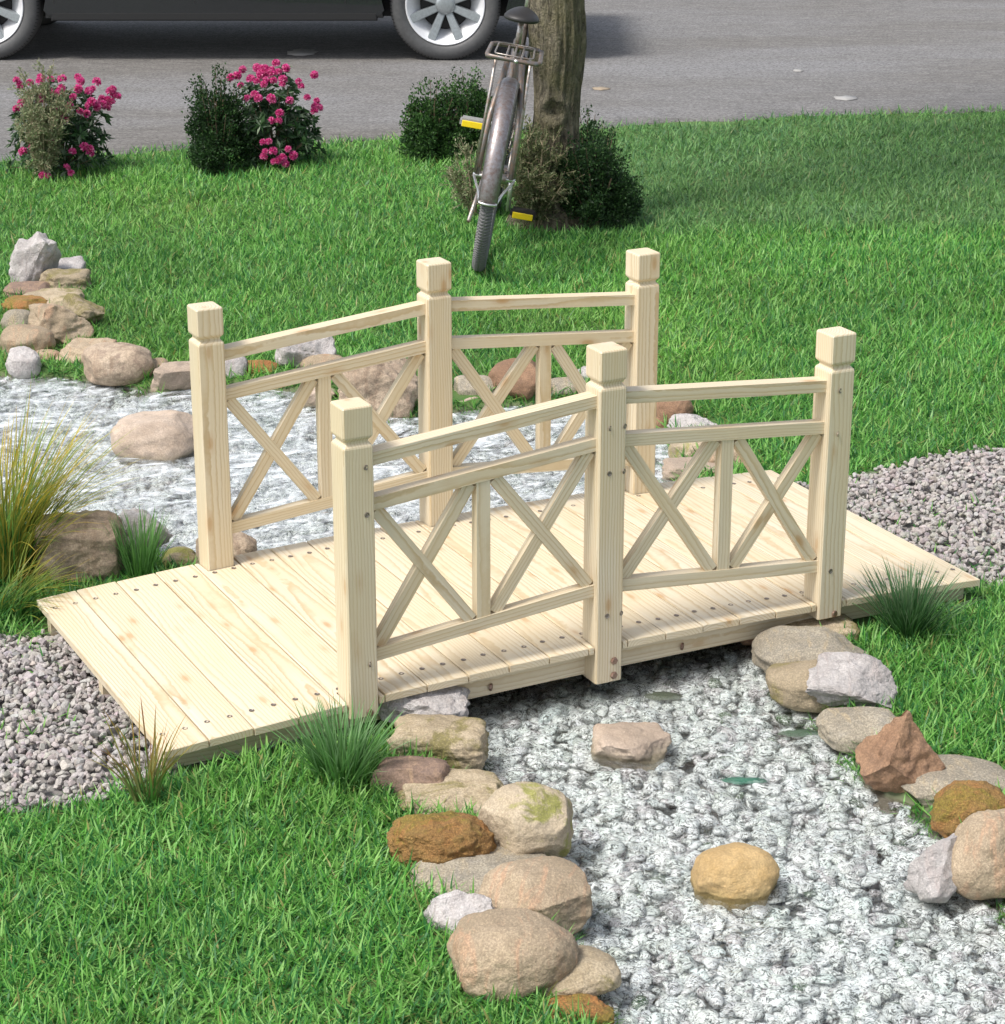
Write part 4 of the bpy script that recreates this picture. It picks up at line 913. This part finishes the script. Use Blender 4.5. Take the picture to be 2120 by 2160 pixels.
def bike():
    b = at(1010, 566); head = YAW+R(3.0)      # heading clockwise from +Y
    root = empty('bicycle', b, (0, R(9.5), -head), 'old grey bicycle leaning against the tree trunk, seen from its rear wheel', 'bicycle')
    FR = metal('worn_bicycle_paint', (.20, .19, .185), .38, (.26, .17, .12), .6); ST = metal('dull_bicycle_steel', (.45, .43, .41), .35, (.30, .20, .14), .9)
    FE = metal('scuffed_mudguard', (.27, .255, .26), .30, (.17, .12, .105), .75); CH = metal('bright_bicycle_metal', (.75, .74, .72), .25, None, .9)
    SD = MT('black_saddle').fin((.02, .018, .017), .5)
    M = MT('bicycle_tyre_rubber'); M.fin((.15, .147, .15), .7); TY = M.m
    M = MT('yellow_reflector'); YE = M.fin((.85, .62, .02), .25)
    Rw, rt = .375, .0255; wb = 1.12
    def wheel(y0, nm):
        w_ = bpy.data.objects.new(nm, None); COL.objects.link(w_); w_.parent = root; w_.location = (0, y0, Rw)
        # tyre with a chevron tread
        nu, nv = 960, 20; V = np.zeros((nu, nv, 3))
        for i in range(nu):
            for j in range(nv):
                ph = 2*math.pi*j/nv; s = math.sin(ph)      # ph=0 outward
                lug = 0.0; lat = rt*s; out = math.cos(ph)
                off = (abs(lat)/rt)**1.2*3.6
                g = ((i/6.0)+off) % 1.0
                if out > -.1: lug = .0030*(1 if g < .5 else -1)*min(1, (out+.1)*3)
                if abs(lat) < rt*.12 and out > 0: lug = .0016
                rr = rt+lug; V[i, j] = (rr*s, 0, 0); rad = Rw-rt+rr*out*1.0
                a = 2*math.pi*i/nu; V[i, j] = (rr*s, rad*math.sin(a), rad*math.cos(a))
        ii = np.arange(nu*nv).reshape(nu, nv); F = np.stack([ii, np.roll(ii, -1, 0), np.roll(np.roll(ii, -1, 0), -1, 1), np.roll(ii, -1, 1)], -1).reshape(-1, 4)
        link('tyre', npmesh('tyre', V.reshape(-1, 3), F, smooth=False), TY, w_)
        pr = [(-.018, 0), (-.018, .014), (-.012, .020), (.012, .020), (.018, .014), (.018, 0), (0, -.004)]; n = 64; V = []; rb = Rw-2*rt-.012
        for i in range(n):
            a = 2*math.pi*i/n; V += [(x, (rb+z)*math.sin(a), (rb+z)*math.cos(a)) for x, z in pr]
        ii = np.arange(n*7).reshape(n, 7); F = np.stack([ii, np.roll(ii, -1, 0), np.roll(np.roll(ii, -1, 0), -1, 1), np.roll(ii, -1, 1)], -1).reshape(-1, 4)
        link('rim', npmesh('rim', np.array(V), F, smooth=True), ST, w_)
        sp = []
        for k in range(32):
            a = 2*math.pi*k/32; s = 1 if k % 2 else -1; sp.append(((s*.03, .02*math.sin(a+.7), .02*math.cos(a+.7)), (0, rb*math.sin(a), rb*math.cos(a)), .0012, .0012))
        sticks('spokes', sp, ST, w_)
        tube('hub', [(-.05, 0, 0), (.05, 0, 0)], .02, ST, w_)
        tube('axle', [(-.085, 0, 0), (.085, 0, 0)], .008, CH, w_)
        return w_
    wheel(0, 'wheel'); wheel(wb, 'wheel')
    def guard(y0, a0, a1, nm):
        n, mw = 44, 9; V = []; rg = Rw+.022
        for i in range(n+1):
            a = a0+(a1-a0)*i/n
            for j in range(mw):
                t = -1+2*j/(mw-1); x = .038*t; dz = -.020*abs(t)**3; V.append((x, y0+(rg+dz)*math.sin(a), Rw+(rg+dz)*math.cos(a)))
        ii = np.arange((n+1)*mw).reshape(n+1, mw); F = np.stack([ii[:-1, :-1], ii[:-1, 1:], ii[1:, 1:], ii[1:, :-1]], -1).reshape(-1, 4)
        o = link(nm, npmesh(nm, np.array(V), F, smooth=True), FE, root); md = o.modifiers.new('s', 'SOLIDIFY'); md.thickness = .002; return o
    guard(0, R(-94), R(40), 'mudguard'); guard(wb, R(-50), R(70), 'mudguard')
    # mudguard stay with bright clip
    tube('mudguard_stay', [(-.08, -.02, Rw), (-.045, -.25, Rw-.012), (-.030, -Rw-.022, Rw-.022), (0, -Rw-.028, Rw-.022), (.030, -Rw-.022, Rw-.022), (.045, -.25, Rw-.012), (.08, -.02, Rw)], .0055, CH, root)
    seat_t = (0, .42-.16, .86)
    for s in (-1, 1):
        tube('seat_stay', [(s*.068, 0, Rw), (s*.060, .10, Rw+.22), (s*.03, .235, .80)], .012, FR, root)
        tube('chain_stay', [(s*.068, 0, Rw), (s*.05, .3, .32), (s*.035, .50, .31)], .011, FR, root)
        tube('carrier_strut', [(s*.078, -.005, Rw+.01), (s*.073, -.03, .58), (s*.068, -.06, .845)], .0065, ST, root)
    tube('seat_tube', [(0, .50, .31), (0, .40-.13, .84)], .017, FR, root); tube('top_tube', [(0, .28, .80), (0, .90, .84)], .016, FR, root); tube('down_tube', [(0, .50, .31), (0, .92, .74)], .018, FR, root)
    tube('head_tube', [(0, .915, .70), (0, .885, .90)], .02, FR, root)
    for s in (-1, 1): tube('fork', [(s*.012, .918, .72), (s*.048, .95, .68), (s*.052, 1.06, .45), (s*.052, wb, Rw)], .011, FR, root)
    # rear carrier: loop of tube with an inner wire frame
    zr = .862
    lp = [(-.085, -.11), (-.100, -.095), (-.104, -.06), (-.100, .20), (-.08, .235), (.08, .235), (.100, .20), (.104, -.06), (.100, -.095), (.085, -.11)]
    ca = tube('rear_carrier', [(x, y, zr) for x, y in lp], .0095, FR, root, closed=True)
    o = tube('wire', [(x*.72, y*.86, zr+.012) for x, y in lp], .0035, ST, ca, closed=True)
    for k in range(3): tube('slat', [(-.03+.03*k, -.105, zr), (-.03+.03*k, .23, zr)], .0045, ST, ca)
    lamp = tube('reflector', [(.012, -.122, zr-.002), (.012, -.112, zr-.002)], .008, CH, ca)
    # saddle
    V, F = ICO[3]; V = V.copy(); V[:, 2] *= np.where(V[:, 2] < 0, .4, .8); t = (V[:, 1]+1)/2; V[:, 0] *= (1-.75*t**.8); V = V*np.array([.11, .14, .045]); me = npmesh('saddle', V, F, smooth=True)
    o = link('saddle', me, SD, root); o.location = (0, .22, .985); tube('seat_post', [(0, .27, .83), (0, .235, .96)], .0125, ST, root)
    tube('stem', [(0, .885, .90), (0, .875, 1.02), (0, .93, 1.05)], .012, CH, root)
    hb = tube('handlebar', [(-.29, .70, 1.06), (-.29, .82, 1.07), (-.2, .93, 1.08), (0, .93, 1.05), (.2, .93, 1.08), (.29, .82, 1.07), (.29, .70, 1.06)], .011, CH, root)
    for s in (-1, 1): tube('grip', [(s*.29, .68, 1.06), (s*.29, .80, 1.068)], .016, SD, hb)
    # cranks and pedals
    bbz, bby = .31, .50; tube('bottom_bracket', [(-.06, bby, bbz), (.06, bby, bbz)], .02, ST, root)
    ring = [(.045, bby+.09*math.cos(2*math.pi*k/40), bbz+.09*math.sin(2*math.pi*k/40)) for k in range(40)]; tube('chainring', ring, .005, ST, root, closed=True)
    for s, dz in ((-1, .172), (1, -.172)):
        tube('crank', [(s*.06, bby, bbz), (s*.07, bby, bbz+dz)], .009, CH, root)
        bm = bmesh.new(); bmesh.ops.create_cube(bm, size=1)
        for v in bm.verts: v.co = Vector((v.co.x*.108, v.co.y*.085, v.co.z*.034))
        bmesh.ops.bevel(bm, geom=bm.edges[:], offset=.008, segments=2, affect='EDGES'); pd = link('pedal', bmmesh('pedal', bm), SD if s > 0 else metal('grey_pedal', (.35, .34, .32), .5, None, .4), root); pd.location = (s*.135, bby, bbz+dz)
        bm = bmesh.new(); bmesh.ops.create_cube(bm, size=1)
        for v in bm.verts: v.co = Vector((v.co.x*.086, v.co.y*.008, v.co.z*.026))
        bmesh.ops.bevel(bm, geom=bm.edges[:], offset=.002, segments=1, affect='EDGES')
        for yy in (-.044, .044): rf = link('reflector', bmmesh('reflector', bm.copy()), YE, pd); rf.location = (0, yy, -.002)
        bm.free()
    # chain case along the left, stand
    tube('kick_stand', [(-.05, .38, .30), (-.075, .10, .16)], .008, ST, root)
bike()

# ------------------------------------------------------------------ parked car
def car():
    Rt = .345; pR = at(940, 130); u = RT/np.linalg.norm(RT); f2 = np.array([FW[0], FW[1], 0]); f2 /= np.linalg.norm(f2)
    ang = math.atan2(u[1], u[0]); WBs = 2.86; tw = .215
    root = empty('parked_car', pR, (0, 0, ang), 'dark parked car on the road with silver alloy wheels, cut by the top edge', 'car')
    # local x to the right along the car, y away from the camera, z up; origin under the right wheel contact, outer tyre face at y=0
    PT = MT('dark_car_paint'); PT = PT.fin((.02, .022, .025), .25, Metallic=.3); PT.node_tree.nodes['Principled BSDF'].inputs['Coat Weight'].default_value = .8
    BK = MT('black_car_plastic').fin((.012, .012, .012), .6); GLS = MT('tinted_car_glass').fin((.015, .018, .02), .05); RUB = MT('car_tyre_rubber'); nn = RUB.noise(RUB.objco(), 40, 4, .6)
    RUB = RUB.fin(RUB.ramp(nn, [(.3, .070), (.7, .095)]), .6); AL = metal('bright_alloy', (.86, .86, .87), .32, (.80, .80, .82), .35); ALD = metal('grey_alloy_spoke', (.40, .43, .44), .35, None, .7)
    x1, x0 = .86, -WBs-.92; prof = []
    def arc(cx, r): return [(cx+r*math.cos(a), Rt+r*math.sin(a)) for a in np.linspace(R(-14), R(194), 22)]
    sill = .27
    lower = [(x0, .38), (x0+.06, .28)]+[(p[0], max(p[1], sill)) for p in arc(-WBs, .395)[::-1]]+[(p[0], max(p[1], sill)) for p in arc(0, .395)[::-1]]+[(x1-.06, .28), (x1, .38)]
    upper = [(x1+.02, .62), (x1-.03, .82), (x1-.35, .93), (x1-1.05, 1.0), (-1.0, 1.36), (-1.5, 1.44), (-2.3, 1.42), (x0+.75, 1.05), (x0+.1, .98), (x0-.03, .65)]
    # bodyshell below the belt line
    bl = [(x1+.02, .62), (x1-.03, .80), (x1-.35, .90), (x1-1.0, .97), (-2.3, 1.0), (x0+.6, 1.0), (x0+.08, .93), (x0-.03, .65)]
    def prism(name, out, y0, y1, mat, bev=.02):
        bm = bmesh.new(); a = [bm.verts.new((x, y0, z)) for x, z in out]; b = [bm.verts.new((x, y1, z)) for x, z in out]; n = len(out); fa = bm.faces.new(a); fb = bm.faces.new(b[::-1])
        for i in range(n): bm.faces.new((a[i], b[i], b[(i+1) % n], a[(i+1) % n]))
        if bev: bmesh.ops.bevel(bm, geom=list(fa.edges)+list(fb.edges), offset=bev, segments=3, affect='EDGES')
        return link(name, bmmesh(name, bm), mat, root)
    prism('body', lower+bl, -.03, 1.77, PT, .018)
    prism('underbody', [(x0+.3, .24), (x0+.3, .5), (x1-.3, .5), (x1-.3, .24)], .30, 1.45, BK, 0)
    cab = [(x1-1.02, .95), (-1.02, 1.34), (-1.5, 1.42), (-2.3, 1.40), (x0+.62, .98)]
    prism('cabin', cab, .12, 1.62, GLS, .03)
    prism('roof', [(-.98, 1.35), (-1.5, 1.435), (-2.35, 1.415), (-2.35, 1.38), (-1.5, 1.40), (-1.0, 1.325)], .10, 1.64, PT, .01)
    prism('sill', [(-WBs+.42, .255), (-WBs+.42, .31), (-.42, .31), (-.42, .255)], -.035, .05, BK, .008)
    for xx in (-.62, -1.55, -2.42): prism('door_seam', [(xx, .36), (xx, .94), (xx+.008, .94), (xx+.008, .36)], -.0315, -.027, BK, 0)
    for xx in (-1.35, -2.28): prism('door_handle', [(xx-.1, .80), (xx-.1, .825), (xx+.1, .825), (xx+.1, .80)], -.055, -.03, AL, .006)
    def lathe(name, pr, mat, parent, n=96, smooth=True):
        V = np.array([[(r*math.sin(a), y, r*math.cos(a)) for y, r in pr] for a in np.linspace(0, 2*np.pi, n, endpoint=False)]); m_ = len(pr); ii = np.arange(n*m_).reshape(n, m_)
        F = np.stack([ii[:, :-1], np.roll(ii, -1, 0)[:, :-1], np.roll(ii, -1, 0)[:, 1:], ii[:, 1:]], -1).reshape(-1, 4)
        return link(name, npmesh(name, V.reshape(-1, 3), F, smooth=smooth), mat, parent)
    for (wx, wy, fl) in ((0, 0, 1), (-WBs, 0, 1), (0, 1.74, -1), (-WBs, 1.74, -1)):
        wo = bpy.data.objects.new('wheel', None); COL.objects.link(wo); wo.parent = root; wo.location = (wx, wy, Rt); wo.rotation_euler = (0, 0, 0 if fl > 0 else math.pi)
        ty = [(.03, .245), (.012, .25), (.002, .265), (-.004, .285), (-.002, .310), (.010, .330), (.022, .341), (.05, Rt), (.11, Rt+.001), (.17, Rt), (.20, .338), (.215, .30), (.205, .25)]
        t_ = lathe('tyre', ty, RUB, wo)
        # shoulder sipes
        bm = bmesh.new()
        for k in range(96):
            a = 2*math.pi*k/96; q = Matrix.Rotation(a, 3, 'Y'); vs = [bm.verts.new(q@Vector((sx*.0022, yy, zz))) for sx, yy, zz in ((-1, .0065, .3295), (1, .0065, .3295), (1, .0205, .3435), (-1, .0205, .3435))]; bm.faces.new(vs)
        s_ = link('tread_grooves', bmmesh('tread_grooves', bm), BK, wo)
        rim = lathe('rim', [(.028, .246), (.008, .247), (.006, .240), (.014, .234), (.05, .205), (.10, .160), (.11, .158)], AL, wo)
        lathe('brake_disc', [(.095, .02), (.095, .150), (.105, .158)], BK, wo); lathe('wheel_back', [(.17, .0), (.17, .216)], BK, wo)
        for k in range(8):
            a = 2*math.pi*(k+.5)/8; q = Matrix.Rotation(a, 4, 'Y'); bm = bmesh.new()
            P = [(-.020, .040, .05), (.020, .040, .05), (.027, .018, .240), (-.027, .018, .240), (-.024, .07, .05), (.024, .07, .05), (.033, .07, .230), (-.033, .07, .230)]
            vs = [bm.verts.new(q@Vector(p)) for p in P]
            for f in ((0, 1, 2, 3), (0, 4, 5, 1), (1, 5, 6, 2), (2, 6, 7, 3), (3, 7, 4, 0), (7, 6, 5, 4)): bm.faces.new([vs[i] for i in f])
            bmesh.ops.bevel(bm, geom=bm.edges[:], offset=.004, segments=2, affect='EDGES'); link('spoke', bmmesh('spoke', bm), ALD, wo)
        lathe('hub_cap', [(.026, .001), (.026, .04), (.032, .06), (.07, .065)], ALD, wo)
car()

# ------------------------------------------------------------------ small things
def litter(px, py, wpx, hpx, c, label, z=.008, seed=0, cat='patch', name='pale_scrap', grp='pale scraps on the road'):
    r = np.random.default_rng(seed); p = at(px, py, z); k = ppm(p); el = math.asin(-(p-CAM)[2]/np.linalg.norm(p-CAM)); a = wpx/2/k; b = hpx/2/k/math.sin(el); n = 22
    th = np.linspace(0, 2*np.pi, n, endpoint=False); rr = 1+.35*(r.random(n)-.5); top = np.stack([a*rr*np.cos(th), b*rr*np.sin(th), .002+.002*r.random(n)], 1); bot = top*np.array([1, 1, 0])
    V = np.concatenate([top, bot, [[0, 0, .006]]]); i = np.arange(n); j = (i+1) % n
    F = [np.stack([i, j, np.full(n, 2*n)], 1), np.stack([i+n, j+n, j, i], 1)]
    M = MT(name); M.fin(c, .8); o = link(name, npmesh(name, V, F, smooth=True), M.m); o.location = p; o.rotation_euler = (0, 0, -YAW); tag(o, label, cat, grp); return o
litter(637, 111, 62, 14, (.30, .285, .265), 'pale flat patch on the road between the car wheels', seed=1)
litter(1784, 207, 50, 9, (.34, .33, .315), 'white flat scrap on the road near the lawn edge at right', seed=2)
litter(1684, 149, 22, 5, (.31, .30, .285), 'small whitish fleck on the road behind the lawn', seed=3)
litter(1268, 187, 34, 6, (.30, .24, .17), 'brown flat leaf on the road right of the tree trunk', seed=4, cat='leaf', name='fallen_leaf')
GL = (.03, .22, .14)
for k, (x, y, a, b, c, lab) in enumerate(((1570, 1648, 96, 13, (.05, .19, .13), 'teal green sliver in the water at the middle of the lower stream'), (1690, 1548, 90, 14, (.09, .15, .10), 'dull green sliver in the water beside the smooth grey tan stone'),
      (1400, 1470, 84, 15, (.10, .12, .08), 'olive green sliver in the water under the near right deck edge'))):
    litter(x, y, a, b, c, lab, z=-.046, seed=20+k, cat='sliver', name='green_sliver', grp='green slivers in the stream')
